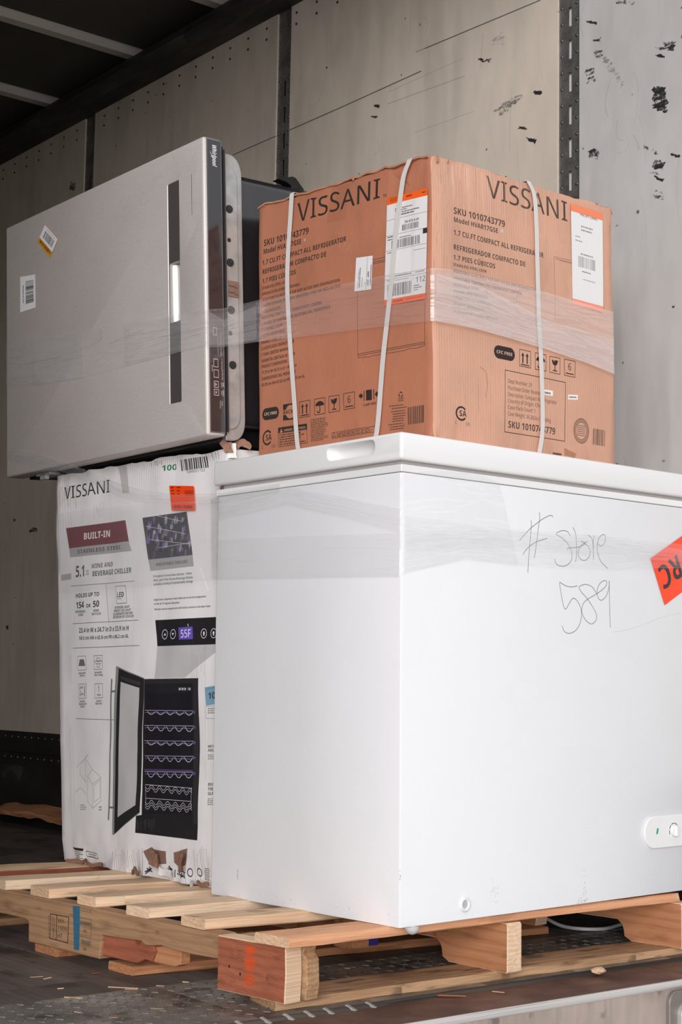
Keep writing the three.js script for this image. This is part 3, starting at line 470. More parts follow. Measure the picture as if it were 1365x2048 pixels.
// ---------------------------------------------------------------- chest freezer
const freezer = thing('chest_freezer', 'white chest freezer with handwriting in pen standing on the pallet', 'freezer', [1.7589, 0.124, -2.0317]);
freezer.rotation.set(-0.0035, 0.0441, 0.0079, 'YXZ'); freezer.updateMatrixWorld(true);
const FWID = 0.945, FDEP = 0.5332, FBOD = 0.772;
const fz = (x, y, z) => freezer.localToWorld(V(x, y, z));
const fzl = (px, py, x0) => freezer.worldToLocal(onPlane(px, py, fz(0, 0, 0.0), V(0, 0, 1).applyQuaternion(freezer.quaternion)));   // pixel on the front face
{
  const leather = bumpNoise(512, 512, (u, v) => 0.6 * fbm(u * 70, v * 90, 400, 2) + 0.4 * vn(u * 160, v * 160, 405));
  const ltex = leather.clone(); ltex.repeat.set(2, 2);
  const white = phy({ color: 0xe9eaeb, roughness: 0.38, bumpMap: ltex, bumpScale: 0.0002, clearcoat: 0.25, clearcoatRoughness: 0.3 });
  const plastic = phy({ color: 0xedeceb, roughness: 0.3, clearcoat: 0.2, clearcoatRoughness: 0.25 });
  // front face: print, pen, dirt
  const w = 1536, h = 1254, [c, g] = canvas(w, h, [233, 234, 235], (u, v) => 0.992 + 0.012 * fbm(u * 6, v * 6, 410, 3));
  const pn = pen(g, w, h, quadMap([fz(0, FBOD, 0), fz(FWID, FBOD, 0), fz(FWID, 0, 0), fz(0, 0, 0)])), zh = zm(1040, 1020, 6.825), ink = 'rgba(92,88,92,0.9)', lw = 1.9;
  const S = (pts) => pn.curve(pts.map((p) => zh(...p)), ink, lw);
  S([[153, 145], [160, 200], [145, 400], [125, 650], [113, 852]]); S([[268, 35], [274, 110], [250, 300], [225, 500], [202, 648]]); S([[0, 415], [130, 270], [290, 140], [400, 80], [445, 78], [448, 98]]); S([[48, 605], [110, 520], [220, 440], [375, 388]]);
  S([[690, 355], [660, 300], [600, 282], [540, 295], [503, 332], [590, 390], [670, 480], [712, 590], [705, 690], [640, 755], [560, 765], [500, 735], [478, 670]]);
  S([[730, 238], [765, 330], [778, 480], [775, 640], [762, 703]]); S([[652, 540], [665, 522], [770, 510], [860, 485], [925, 425]]);
  S([[838, 430], [890, 445], [845, 480], [800, 560], [815, 650], [880, 690], [940, 650], [965, 570], [930, 490], [870, 455]]); S([[938, 345], [975, 375], [1000, 450], [1008, 670]]); S([[1018, 348], [1005, 420], [1005, 520]]);
  S([[1065, 460], [1110, 490], [1160, 450], [1172, 370], [1145, 335], [1090, 375], [1060, 480], [1065, 580], [1110, 700], [1203, 798]]);
  S([[790, 1038], [700, 1050], [620, 1030], [560, 992], [548, 995], [560, 1100], [600, 1310], [632, 1350], [680, 1270], [735, 1205], [800, 1260], [845, 1390], [830, 1530], [770, 1640], [680, 1685], [610, 1655], [583, 1585]]);
  S([[1050, 1140], [990, 1050], [900, 1016], [820, 1045], [830, 1100], [930, 1220], [1040, 1400], [1045, 1500], [980, 1555], [900, 1500], [850, 1390], [870, 1280], [935, 1215], [1060, 1140], [1170, 1050], [1192, 985], [1160, 963], [1100, 1000], [1060, 1090], [1070, 1190], [1115, 1232], [1180, 1180], [1220, 1060], [1224, 970]]);
  S([[1224, 970], [1228, 1200], [1232, 1420], [1240, 1600]]);
  const z5 = zm(780, 1500, 2.333);
  const specks = (x0, y0, x1, y1, n, s, col) => { for (let i = 0; i < n; i++) { const q = pn.P(z5(x0 + (x1 - x0) * hash(i, 1, s), y0 + (y1 - y0) * hash(i, 2, s))); g.fillStyle = col; g.beginPath(); g.ellipse(q[0], q[1], 0.8 + 2 * hash(i, 3, s), 0.8 + 3 * hash(i, 4, s), 0, 0, 7); g.fill(); } };
  specks(470, 600, 510, 720, 40, 3, 'rgba(150,148,150,0.16)'); specks(875, 690, 925, 722, 30, 5, 'rgba(130,126,128,0.28)'); specks(900, 550, 918, 680, 14, 6, 'rgba(120,116,116,0.3)'); specks(40, 560, 52, 610, 10, 7, 'rgba(60,60,60,0.7)'); specks(36, 780, 46, 800, 8, 8, 'rgba(60,60,60,0.8)');
  for (let i = 0; i < 60; i++) { const q = pn.P(zm(780, 860, 2.333)(1045 + i * 5.4, 938 - 85 * sm(0, 60, i) + 4 * hash(i, 1, 44))); g.fillStyle = 'rgba(150,148,150,0.5)'; g.fillRect(q[0], q[1], 2 + 3 * hash(i, 2, 44), 1.5); }
  const front = phy({ map: tex(c), roughness: 0.38, bumpMap: ltex, bumpScale: 0.0002, clearcoat: 0.25, clearcoatRoughness: 0.3 });
  // left face with small scuffs near the bottom
  const [c2, g2] = canvas(1024, 1024, [233, 233, 234], (u, v) => 0.992 + 0.012 * fbm(u * 6, v * 6, 420, 3));
  for (let i = 0; i < 12; i++) { const u = 0.05 + 0.9 * hash(i, 1, 51), v = 0.965 + 0.03 * hash(i, 2, 51); g2.fillStyle = `rgba(110,108,108,${0.15 + 0.3 * hash(i, 3, 51)})`; g2.beginPath(); g2.ellipse(u * 1024, v * 1024, 1 + hash(i, 4, 51), 1 + 4 * hash(i, 5, 51), 0, 0, 7); g2.fill(); }
  for (let i = 0; i < 20; i++) { g2.fillStyle = 'rgba(120,118,118,0.4)'; g2.fillRect(160 + 6 * hash(i, 1, 52), 950 + 28 * hash(i, 2, 52), 2, 3); }
  const leftM = phy({ map: tex(c2), roughness: 0.38, bumpMap: ltex, bumpScale: 0.0002, clearcoat: 0.25, clearcoatRoughness: 0.3 });
  part('body', boxBody(FWID, FDEP, FBOD, 0.004, 2, 2), [leftM, front, white, white, white], freezer);
  part('top_frame', boxAt(-0.0015, FWID + 0.0015, FBOD + 0.0012, 0.7865, -FDEP - 0.0015, 0.0015, 0.002), plastic, freezer);
  part('gasket', boxAt(0.005, FWID - 0.005, 0.7865, 0.7945, -FDEP + 0.005, -0.005), std({ color: 0xa7a2a0, roughness: 0.7 }), freezer);
  // lid with a scooped grip in its end
  const ev = new Evaluator(); ev.attributes = ['position', 'normal'];
  const lid = new Brush(boxAt(-0.006, FWID + 0.006, 0.7942, 0.8425, -FDEP - 0.006, 0.006, 0.0055)); lid.updateMatrixWorld();
  const gl = freezer.worldToLocal(onPlane(654, 893, fz(-0.006, 0, 0), V(-1, 0, 0).applyQuaternion(freezer.quaternion))), gr = freezer.worldToLocal(onPlane(751, 880, fz(-0.006, 0, 0), V(-1, 0, 0).applyQuaternion(freezer.quaternion)));
  const cut = new Brush(new RoundedBoxGeometry(0.044, 0.0275, gr.z - gl.z, 4, 0.012)); cut.position.set(-0.006, 0.8225, (gl.z + gr.z) / 2); cut.updateMatrixWorld();
  const res = ev.evaluate(lid, cut, SUBTRACTION); let lg = toCreasedNormals(res.geometry, 0.5); lg.clearGroups();
  part('lid', lg, plastic, freezer);
  const hinge = part('hinge', boxAt(0.001, 0.006, 0.78, 0.793, -FDEP + 0.008, -FDEP + 0.016), std({ color: 0x7d6a62, metalness: 0.5, roughness: 0.5 }), freezer);
  // drain plug
  const dp = fzl(929, 1809), ring = new THREE.TorusGeometry(0.0098, 0.0032, 10, 28); const dr = part('drain_plug', ring, plastic, freezer); dr.position.set(dp.x, dp.y, 0.0015);
  const cup = part('plug_core', new THREE.CylinderGeometry(0.0085, 0.007, 0.004, 20).rotateX(Math.PI / 2), std({ color: 0xb9babd, roughness: 0.5 }), dr); cup.position.z = -0.0015;
  // thermostat panel
  const pa = fzl(1288, 1662), ptop = fzl(1305, 1634), pbot = fzl(1303, 1696), ph = ptop.y - pbot.y, pr = ph / 2, pw = 0.2, s = new THREE.Shape();
  s.moveTo(pr, 0); s.lineTo(pw - pr, 0); s.absarc(pw - pr, pr, pr, -Math.PI / 2, Math.PI / 2); s.lineTo(pr, ph); s.absarc(pr, pr, pr, Math.PI / 2, Math.PI * 1.5);
  const pg = new THREE.ExtrudeGeometry(s, { depth: 0.002, bevelSize: 0.0012, bevelThickness: 0.0012, bevelSegments: 2, curveSegments: 20 });
  const panel = part('control_panel', pg, plastic, freezer); panel.position.set(pa.x, pbot.y, 0.0012);
  const led = fzl(1312, 1662), lm = part('indicator', new THREE.SphereGeometry(1, 14, 10).scale(0.0026, 0.0068, 0.0016), std({ color: 0x00936a, roughness: 0.3 }), panel); lm.position.set(led.x - pa.x, led.y - pbot.y, 0.0032); lm.rotation.z = -0.3;
  const kp = fzl(1345.5, 1661), knob = part('knob', new THREE.CylinderGeometry(0.0105, 0.0118, 0.006, 26).rotateX(Math.PI / 2), plastic, panel); knob.position.set(kp.x - pa.x, kp.y - pbot.y, 0.006);
  part('grip', boxAt(-0.0035, 0.0035, -0.0102, 0.0102, 0.001, 0.0068, 0.0014), plastic, knob);
  const mk = std({ color: 0x3a3838, roughness: 0.6 });
  for (let i = 0; i < 6; i++) { const a0 = -0.6 + i * 0.72, m = part('dial_mark', new THREE.TorusGeometry(0.0148, 0.0008, 6, 10, 0.6), mk, panel); m.position.set(kp.x - pa.x, kp.y - pbot.y, 0.0032); m.rotation.z = a0; }
  // levelling feet
  for (const [x, z] of [[0.02, -0.012], [FWID - 0.04, -0.012]]) { const m = part('foot', new THREE.SphereGeometry(0.0125, 18, 10, 0, Math.PI * 2, Math.PI / 2, Math.PI / 2), std({ color: 0xc9c8c4, roughness: 0.5 }), freezer); m.position.set(x, 0.001, z + (z > -0.1 ? 0.0215 : 0)); }
  // red sticker, upside down
  const nF = V(0, 0, 1).applyQuaternion(freezer.quaternion), P = (x, y) => onPlane(x, y, fz(0, 0, 0), nF), L = P(1301, 1117), Bt = P(1329.6, 1210.5), T = P(1365, 1071.5), e = T.sub(L).multiplyScalar(2.1);
  const [c3, g3] = canvas(512, 384, [250, 78, 44], (u, v) => 0.95 + 0.1 * fbm(u * 5, v * 5, 430, 3)); g3.fillStyle = '#3a3438'; g3.save(); g3.translate(18, 100); g3.rotate(Math.PI); g3.font = 'bold 250px sans-serif'; g3.scale(0.52, 1.0); g3.textAlign = 'right'; g3.fillText('S/RC', 0, 0); g3.restore();
  const st = part('sticker', stickerGeo([L, L.clone().add(e), Bt.clone().add(e), Bt], nF, 0.0012).applyMatrix4(freezer.matrixWorld.clone().invert()), std({ map: tex(c3), roughness: 0.35 }), freezer); st.userData.label = 'bright red sticker with upside-down black letters';
}

// ---------------------------------------------------------------- white carton of a wine cooler
const WC = { BF: V(1.766, 0.1245, -2.587), BD: V(1.759, 0.1245, -3.2), TD: V(1.715, 1.0, -3.215), TF: V(1.757, 1.003, -2.576) };
const whiteBox = thing('white_carton', 'tall white printed wine-cooler carton with crushed edges behind the freezer', 'carton', [WC.BF.x, WC.BF.y, WC.BF.z]);
{
  const w = 1400, h = 1900, [c, g] = canvas(w, h, [238, 235, 233], (u, v) => (0.955 + 0.07 * fbm(u * 5, v * 6, 500, 4)) * (1 - 0.03 * sm(0.55, 0.8, fbm(u * 20, v * 3, 510, 4))));
  const map = quadMap([WC.TD, WC.TF, WC.BF, WC.BD]), pn = pen(g, w, h, map), a = zm(80, 860, 3.592), b = zm(80, 1300, 3.592), k = '#2e2b2b', kg = '#4b4747';
  const T = (z, s, x0, y0, x1, y1, ch, col = k, font = 'bold') => pn.text(s, z(x0, y0), z(x1, y1), z(x0, y0 - ch), col, font);
  const poly = (z, pts, f, st, lw) => pn.poly(pts.map((p) => z(...p)), f, st, lw), line = (z, pts, st, lw) => pn.line(pts.map((p) => z(...p)), st, lw);
  // grey panels of the print
  poly(b, [[840, 70], [1300, 66], [1300, 90], [1035, 300], [820, 300]], 'rgba(186,184,184,0.8)');
  T(a, 'VISSANI', 168, 520, 500, 470, 96, '#36322f', ''); 
  T(a, '1004', 875, 312, 1015, 296, 46, '#2f7d55'); poly(a, [[972, 240], [1000, 236], [1000, 330], [975, 330]], '#e6e3e1'); poly(a, [[1000, 230], [1030, 230], [1030, 330], [1000, 330]], '#e6e3e1');
  pn.bars(a(1003, 222), a(1206, 195), a(1010, 312), 34, 3, k); T(a, '10049351722', 1043, 332, 1182, 317, 20, k, '');
  poly(a, [[190, 748], [615, 695], [640, 860], [210, 905]], '#6e1f2c'); poly(a, [[210, 905], [640, 860], [660, 935], [217, 975]], '#a9a6a7');
  T(a, 'BUILT-IN', 315, 840, 502, 820, 50, '#f0e6e4'); T(a, 'STAINLESS STEEL', 270, 948, 584, 918, 30, kg);
  // photo panel: bottles on shelves
  poly(a, [[735, 680], [1048, 637], [1093, 975], [780, 1005]], '#35323b'); poly(a, [[780, 1005], [1093, 975], [1106, 1062], [797, 1092]], '#a6a3a4'); T(a, 'ADJUSTABLE SHELVES', 832, 1054, 1060, 1036, 22, kg);
  g.save(); g.beginPath(); [[735, 680], [1048, 637], [1093, 975], [780, 1005]].forEach((p, i) => { const q = pn.P(a(...p)); i ? g.lineTo(...q) : g.moveTo(...q); }); g.clip();
  for (let i = 0; i < 90; i++) { const u = hash(i, 1, 61), v = hash(i, 2, 61), x = lerp(lerp(745, 1040, u), lerp(790, 1082, u), v), y = lerp(lerp(685, 645, u), lerp(985, 960, u), v), q = pn.P(a(x, y)); g.fillStyle = ['rgba(126,104,182,0.7)', 'rgba(210,206,220,0.55)', 'rgba(30,28,34,0.8)', 'rgba(88,82,110,0.7)', 'rgba(196,186,140,0.28)'][i % 5]; g.beginPath(); g.ellipse(q[0], q[1], 5 + 8 * hash(i, 3, 61), 9 + 12 * hash(i, 4, 61), 0.2, 0, 7); g.fill(); }
  g.restore();
  for (const [x0, y0, x1, y1] of [[800, 655, 1020, 715], [760, 745, 1040, 810], [790, 850, 1060, 890], [850, 915, 1085, 880]]) line(a, [[x0, y0], [x1, y1]], 'rgba(225,222,228,0.7)', 3);
  T(a, '5.1', 260, 1126, 330, 1120, 84); T(a, 'CU', 336, 1090, 356, 1088, 16, kg); T(a, 'FT', 336, 1115, 356, 1113, 16, kg); T(a, 'WINE AND', 373, 1062, 522, 1048, 34, '#5d5855'); T(a, 'BEVERAGE CHILLER', 378, 1122, 658, 1100, 38);
  line(a, [[225, 1193], [680, 1165]], kg, 2.2); T(a, 'HOLDS UP TO', 262, 1282, 425, 1270, 30); T(a, '154', 265, 1362, 323, 1357, 48); T(a, 'OR', 337, 1356, 372, 1354, 26); T(a, '50', 385, 1354, 427, 1350, 46);
  T(a, 'BEVERAGE', 262, 1394, 332, 1391, 17); T(a, 'CANS', 282, 1417, 316, 1415, 17); T(a, 'WINE', 390, 1388, 425, 1386, 17); T(a, 'BOTTLES', 380, 1413, 438, 1410, 17);
  line(a, [[470, 1180], [490, 1462]], kg, 2); line(a, [[243, 1472], [710, 1457]], kg, 2.2); poly(a, [[543, 1203], [617, 1197], [627, 1328], [555, 1332]], null, kg, 2.2); T(a, 'LED', 555, 1285, 607, 1282, 38); line(a, [[560, 1296], [590, 1294]], kg, 2);
  T(a, 'INTERIOR LIGHT', 536, 1370, 648, 1364, 18); T(a, 'BRIGHT LED LIGHT', 530, 1394, 658, 1387, 18); T(a, 'ILLUMINATES ENTIRE', 523, 1418, 670, 1411, 18); T(a, 'INTERIOR OF COOLER', 521, 1441, 677, 1434, 18);
  T(a, '23.4 in W x 24.7 in D x 33.9 in H', 287, 1540, 643, 1530, 34); T(a, '59.5 cm AN x 62.8 cm PR x 86.2 cm AL', 288, 1592, 643, 1584, 25);
  line(b, [[245, 70], [718, 62]], kg, 2.2); line(b, [[258, 570], [545, 585]], kg, 2.2);
  for (const [x, y, i] of [[275, 130, 0], [390, 128, 1], [277, 330, 2], [393, 330, 3]]) {
    poly(b, [[x, y], [x + 58, y - 2], [x + 59, y + 98], [x, y + 100]], null, kg, 1.8);
    if (i === 0) poly(b, [[x + 14, y + 22], [x + 44, y + 22], [x + 52, y + 70], [x + 6, y + 70]], '#77736f'); if (i === 1) { poly(b, [[x + 18, y + 18], [x + 42, y + 18], [x + 42, y + 42], [x + 18, y + 42]], null, kg, 2); poly(b, [[x + 4, y + 38], [x + 55, y + 38], [x + 46, y + 58], [x + 12, y + 58]], null, kg, 2); poly(b, [[x + 22, y + 58], [x + 38, y + 58], [x + 38, y + 84], [x + 22, y + 84]], null, kg, 2); }
    if (i === 2) { T(b, '61°F', x + 6, y + 34, x + 34, y + 33, 18); T(b, 'to', x + 8, y + 54, x + 18, y + 54, 10); T(b, '37°F', x + 6, y + 82, x + 36, y + 81, 18); line(b, [[x + 48, y + 14], [x + 47, y + 84]], kg, 5); } if (i === 3) { T(b, '1', x + 22, y + 58, x + 36, y + 58, 44, k, ''); T(b, 'YEAR', x + 15, y + 84, x + 44, y + 84, 12); }
  }
  for (const [s, x0, y0, x1] of [['Adjustable', 278, 258, 330], ['Shelves', 285, 276, 323], ['Reversible', 393, 256, 446], ['Door Swing', 391, 274, 453], ['Precision', 283, 458, 328], ['Temperature', 275, 476, 339], ['Control', 288, 494, 325], ['Limited', 403, 458, 442], ['Warranty', 398, 476, 447]]) T(b, s, x0, y0, x1, y0 - 2, 15, kg);
  // drawing of a built-in cabinet
  const thin = 'rgba(90,86,84,0.75)';
  for (const p of [[[260, 905], [350, 815]], [[300, 880], [345, 820]], [[290, 895], [285, 950], [335, 1010]], [[330, 850], [325, 1000]], [[330, 850], [385, 920]], [[345, 965], [385, 920], [440, 975], [385, 1020], [345, 965], [345, 1130], [385, 1180], [385, 1020]], [[440, 975], [437, 1130], [385, 1180]], [[395, 1030], [435, 990], [432, 1110], [395, 1140], [395, 1030]], [[250, 1070], [290, 1040], [335, 1085]]]) line(b, p, thin, 1.6);
  pn.blur(b(290, 1150), b(340, 1150), b(290, 1190), 3, 3, 'rgba(90,86,84,0.6)'); pn.blur(b(425, 1165), b(450, 1160), b(425, 1200), 2, 4, 'rgba(90,86,84,0.7)');
  // picture of the cooler with its open door
  poly(b, [[745, 303], [1138, 306], [1145, 800], [1135, 1405], [690, 1345], [697, 1235], [735, 1230]], '#1d1b1e'); poly(b, [[1100, 306], [1138, 306], [1135, 1300], [1105, 1295]], '#2b292c');
  poly(b, [[745, 303], [1100, 306], [1095, 340], [748, 338]], '#2a2829'); line(b, [[823, 416], [1037, 420]], '#f4f2f8', 6); pn.bars(b(990, 370), b(1085, 372), b(990, 388), 9, 8, '#b9b5c8');
  poly(b, [[755, 400], [1095, 408], [1098, 1240], [760, 1222]], '#161419');
  [[535, 0], [640, 1], [745, 0], [848, 1], [955, 1]].forEach(([y, big]) => {
    line(b, [[752, y - 12], [1100, y]], '#b8b0cf', 2.4); line(b, [[755, y + 4], [1090, y + 18]], '#8d84a8', 2);
    for (let i = 0; i < 5; i++) { const x = 800 + i * 68, yy = y + i * 3; pn.curve([b(x - 28, yy - 4), b(x - 14, yy + 14 + big * 6), b(x + 4, yy + 16 + big * 8), b(x + 22, yy + 2)], '#d9d4e2', 3); poly(b, [[x + 18, yy - 12], [x + 44, yy - 10], [x + 42, yy + 8], [x + 20, yy + 6]], 'rgba(132,116,176,0.5)'); }
  });
  poly(b, [[748, 925], [1095, 940], [1095, 950], [748, 936]], 'rgba(122,104,172,0.55)');
  for (const y of [1045, 1062, 1145, 1162, 1178]) { const p = []; for (let i = 0; i <= 30; i++) p.push(b(760 + i * 11.2, y + i * 1.1 + 14 * Math.sin(i * 1.25))); pn.curve(p, '#c9c6cc', 2.6); }
  line(b, [[760, 1030], [1095, 1062]], '#c9c6cc', 2.5); line(b, [[762, 1120], [1092, 1150]], '#c9c6cc', 2.5); line(b, [[760, 1030], [765, 1165]], '#c9c6cc', 2.5); line(b, [[1092, 1062], [1090, 1200]], '#c9c6cc', 2.5);
  for (let i = 0; i < 26; i++) line(b, [[700 + i * 5, 1255 + hash(i, 1, 70) * 20], [699 + i * 5, 1300 + hash(i, 2, 70) * 40]], `rgba(190,186,186,${0.5 * hash(i, 3, 70)})`, 1.6);
  poly(b, [[556, 208], [747, 297], [722, 1218], [523, 1357], [512, 1352], [545, 208]], '#8d8d88'); poly(b, [[564, 222], [745, 302], [722, 1210], [528, 1352]], '#232224'); poly(b, [[582, 318], [711, 365], [692, 1165], [556, 1242]], '#bfbcbb'); poly(b, [[578, 275], [718, 325], [717, 350], [580, 300]], '#38363a');
  line(b, [[517, 306], [509, 600], [497, 1000], [487, 1250]], '#71706c', 13); line(b, [[514, 306], [494, 1000], [484, 1250]], '#a9a8a2', 4); line(b, [[520, 386], [546, 384]], '#71706c', 9); line(b, [[495, 1175], [532, 1178]], '#71706c', 9);
  // right column
  poly(a, [[830, 1460], [1300, 1445], [1300, 1645], [840, 1650]], '#1f1d20'); for (const x of [892, 958, 1172, 1243]) { pn.frame(a(x - 22, 1532), a(x + 22, 1528), a(x - 22, 1602), (q) => { q.beginPath(); q.ellipse(0.5, 0.5, 0.46, 0.48, 0, 0, 7); q.lineWidth = 0.07; q.strokeStyle = '#eeeef0'; q.stroke(); q.fillStyle = '#eeeef0'; q.beginPath(); if (x === 892) { q.moveTo(0.3, 0.62); q.lineTo(0.7, 0.62); q.lineTo(0.5, 0.35); } else if (x === 958) { q.moveTo(0.3, 0.38); q.lineTo(0.7, 0.38); q.lineTo(0.5, 0.65); } else { q.ellipse(0.5, 0.45, 0.14, 0.18, 0, 0, 7); q.rect(0.4, 0.62, 0.2, 0.12); } q.fill(); }); }
  poly(a, [[1000, 1518], [1095, 1512], [1097, 1605], [1003, 1607]], '#6a52b4'); T(a, '55F', 1014, 1592, 1084, 1588, 56, '#efeaff', '');
  line(a, [[1065, 1496], [1066, 1506]], '#e8e8ee', 5);
  ['5-Sculpted Chrome Wine Shelves, 1-Wine', 'Rack, and 3-Flat Chrome Beverage Shelves', 'provide a variety of customizable storage'].forEach((s, i) => T(a, s, 815 + i * 3, 1141 + i * 30, 1093 + (i ? 9 : 0), 1124 + i * 30, 17, kg));
  T(a, 'Single zone compressor cooler allows you to set the temperature', 820, 1316, 1190, 1298, 14); T(a, 'as low as 37 degrees Fahrenheit', 822, 1346, 1002, 1340, 14); T(a, 'Monitor and set temperatures with button controls on the door frame', 825, 1387, 1220, 1371, 14);
  poly(b, [[1185, 372], [1290, 358], [1290, 488], [1192, 502]], '#7fa6bd'); T(b, '10', 1208, 455, 1262, 450, 44, '#2f3b44'); line(b, [[1195, 385], [1290, 372]], '#5d7d90', 2);
  T(b, 'METAL', 1203, 792, 1262, 792, 18); T(b, 'ADJUSTABLE', 1204, 818, 1320, 818, 18); pn.blur(b(1205, 835), b(1330, 835), b(1205, 875), 3, 5, 'rgba(90,86,84,0.7)'); T(b, 'REVERSIBLE', 1203, 1050, 1310, 1050, 20); T(b, 'THE', 1203, 1080, 1240, 1080, 20); T(b, 'GLASS', 1203, 1110, 1265, 1110, 20); pn.blur(b(1203, 1130), b(1320, 1130), b(1203, 1180), 4, 6, 'rgba(90,86,84,0.7)');
  poly(b, [[1188, 505], [1300, 505], [1300, 595], [1192, 590]], null, thin, 1.6); pn.blur(b(1205, 515), b(1320, 515), b(1205, 560), 3, 7, 'rgba(90,86,84,0.7)');
  // bottom print, half torn away
  poly(b, [[225, 1428], [305, 1440], [300, 1455], [240, 1446]], '#2e2b2b'); pn.blur(b(235, 1448), b(310, 1460), b(240, 1500), 4, 9, 'rgba(60,56,56,0.6)'); poly(b, [[320, 1455], [400, 1475], [410, 1508], [325, 1490]], null, kg, 3); pn.blur(b(335, 1468), b(400, 1482), b(335, 1498), 2, 11, 'rgba(90,86,84,0.8)');
  for (const [x, y, s] of [[750, 1560, 4], [905, 1560, 7], [965, 1590, 8], [1000, 1595, 9]]) for (let i = 0; i < 6; i++) line(b, [[x + 45 * hash(i, 1, s), y + 50 * hash(i, 2, s)], [x + 45 * hash(i, 3, s), y + 50 * hash(i, 4, s)]], '#2a2727', 5);
  for (const x of [1075, 1140]) { pn.frame(b(x - 18, 1580), b(x + 18, 1584), b(x - 18, 1636), (q) => { q.beginPath(); q.ellipse(0.5, 0.5, 0.42, 0.44, 0, 0, 7); q.lineWidth = 0.14; q.strokeStyle = '#4a4645'; q.stroke(); }); }
  pn.blur(b(1180, 1580), b(1230, 1590), b(1170, 1660), 7, 13, 'rgba(60,56,56,0.7)');
  // worn flutes: rubbed rows where the corrugation shows
  const flutes = (z, x0, y0, x1, y1, n, s, col, al) => { for (let i = 0; i < n; i++) { const x = lerp(x0, x1, (i + 0.5) / n), q = y0 + (y1 - y0) * 0.3 * hash(i, 1, s); line(z, [[x, q], [x + 4 * hash(i, 4, s), y1 - (y1 - y0) * 0.4 * hash(i, 2, s)]], col.replace('A', (al * hash(i, 3, s)).toFixed(2)), 1.6 + 2 * hash(i, 5, s)); } };
  flutes(a, 120, 400, 260, 590, 14, 81, 'rgba(120,86,70,A)', 0.8); flutes(a, 800, 215, 880, 270, 9, 82, 'rgba(92,64,54,A)', 0.9); flutes(a, 1160, 100, 1290, 250, 14, 83, 'rgba(80,56,50,A)', 0.8); flutes(a, 900, 110, 1200, 190, 26, 84, 'rgba(140,110,100,A)', 0.5);
  flutes(b, 1080, 20, 1190, 420, 11, 85, 'rgba(110,86,78,A)', 0.5); flutes(b, 1130, 440, 1190, 1200, 6, 86, 'rgba(120,96,88,A)', 0.45); flutes(b, 490, 1440, 750, 1640, 24, 87, 'rgba(84,72,70,A)', 0.75); flutes(b, 1040, 1440, 1245, 1700, 20, 88, 'rgba(74,64,62,A)', 0.8); flutes(b, 200, 100, 235, 330, 4, 89, 'rgba(110,104,102,A)', 0.6); flutes(b, 205, 590, 240, 1300, 5, 90, 'rgba(110,104,102,A)', 0.45); flutes(a, 380, 545, 470, 690, 7, 91, 'rgba(110,84,72,A)', 0.6);
  poly(a, [[555, 240], [612, 230], [640, 480], [590, 480]], 'rgba(150,142,138,0.45)'); poly(a, [[150, 1105], [225, 1095], [228, 1140], [150, 1150]], 'rgba(120,112,108,0.5)');
  // torn white liner showing brown board
  poly(b, [[740, 1465], [800, 1440], [815, 1455], [905, 1470], [900, 1550], [820, 1555], [770, 1540]], '#8a6a5c'); poly(b, [[960, 1480], [1062, 1455], [1050, 1560], [1000, 1585], [960, 1540]], '#8a6a5c'); poly(b, [[570, 1600], [640, 1600], [630, 1640], [600, 1640]], '#7d6255'); poly(b, [[1090, 1680], [1250, 1720], [1250, 1760], [1100, 1700]], '#8f7468'); poly(b, [[470, 1590], [700, 1640], [760, 1660], [760, 1690], [480, 1640]], '#6e584e');
  for (let i = 0; i < 14; i++) line(a, [[1150 + i * 4, 1080 + i * 12], [1152 + i * 4 + 8 * hash(i, 1, 3), 1092 + i * 12]], 'rgba(250,248,246,0.9)', 5);
  const bw = bumpNoise(512, 700, (u, v) => { const bot = (sm(0.9, 0.96, v) * sm(0.3, 0.55, u) * 0.35 + sm(0.1, 0.03, v) * 0.22) * sm(0.35, 0.6, fbm(u * 4, v * 9, 535, 3)) + 0.3 * sm(0.2, 0.12, v) * sm(0.03, 0.06, v) * sm(0.22, 0.05, u), fl = 0.5 + 0.5 * Math.sin(u * 6.283 * 95 + 3 * fbm(u * 6, v * 9, 7)); return 0.5 + 0.2 * (fbm(u * 5, v * 8, 530, 4) - 0.5) + (0.03 + bot) * 0.5 * (fl - 0.5); });
  const front = std({ map: tex(c), bumpMap: bw, bumpScale: 0.004, roughness: 0.62 });
  const side = std({ map: tex(canvas(256, 256, [238, 235, 233], (u, v) => 0.93 + 0.12 * fbm(u * 9, v * 9, 540, 4))[0]), roughness: 0.65 });
  const W = 0.63, D = 0.615, H = 0.876;
  const def = (p, f, u, v, n) => {
    const x = p.x, y = p.y / H, s = -p.z / D;                     // s: 0 front, 1 deep
    const bot = WC.BF.clone().lerp(WC.BD, s), top = WC.TF.clone().lerp(WC.TD, s), q = bot.lerp(top, y).sub(WC.BF); q.x += x; q.z -= 0.05 * x; q.y += y * 0.0392 * x;
    const crush = sm(0.12, 0.0, y) * 0.01 + sm(0.9, 1.0, y) * 0.006;
    q.x += (fbm(s * 9 + 2, y * 7 + x * 5, 550, 3) - 0.5) * 0.008 + (fbm(s * 30, y * 18, 556, 2) - 0.5) * crush * 1.3; q.y += v > 0.99 ? (fbm(s * 12 + 4, x * 12, 560, 3) - 0.5) * 0.012 - 0.006 : 0; if (x < 0.02 && y < 0.06) q.x += 0.008 * vn(s * 20, 2, 9) * (0.06 - y) / 0.06;
    return q;
  };
  part('carton_body', boxBody(W, D, H, 0.004, 40, 60, def), [front, side, side, side, side], whiteBox);
  const kraft = std({ map: tex(canvas(128, 128, [150, 112, 92], (u, v) => 0.8 + 0.4 * fbm(u * 9, v * 9, 570, 4))[0]), roughness: 0.9, side: THREE.DoubleSide });
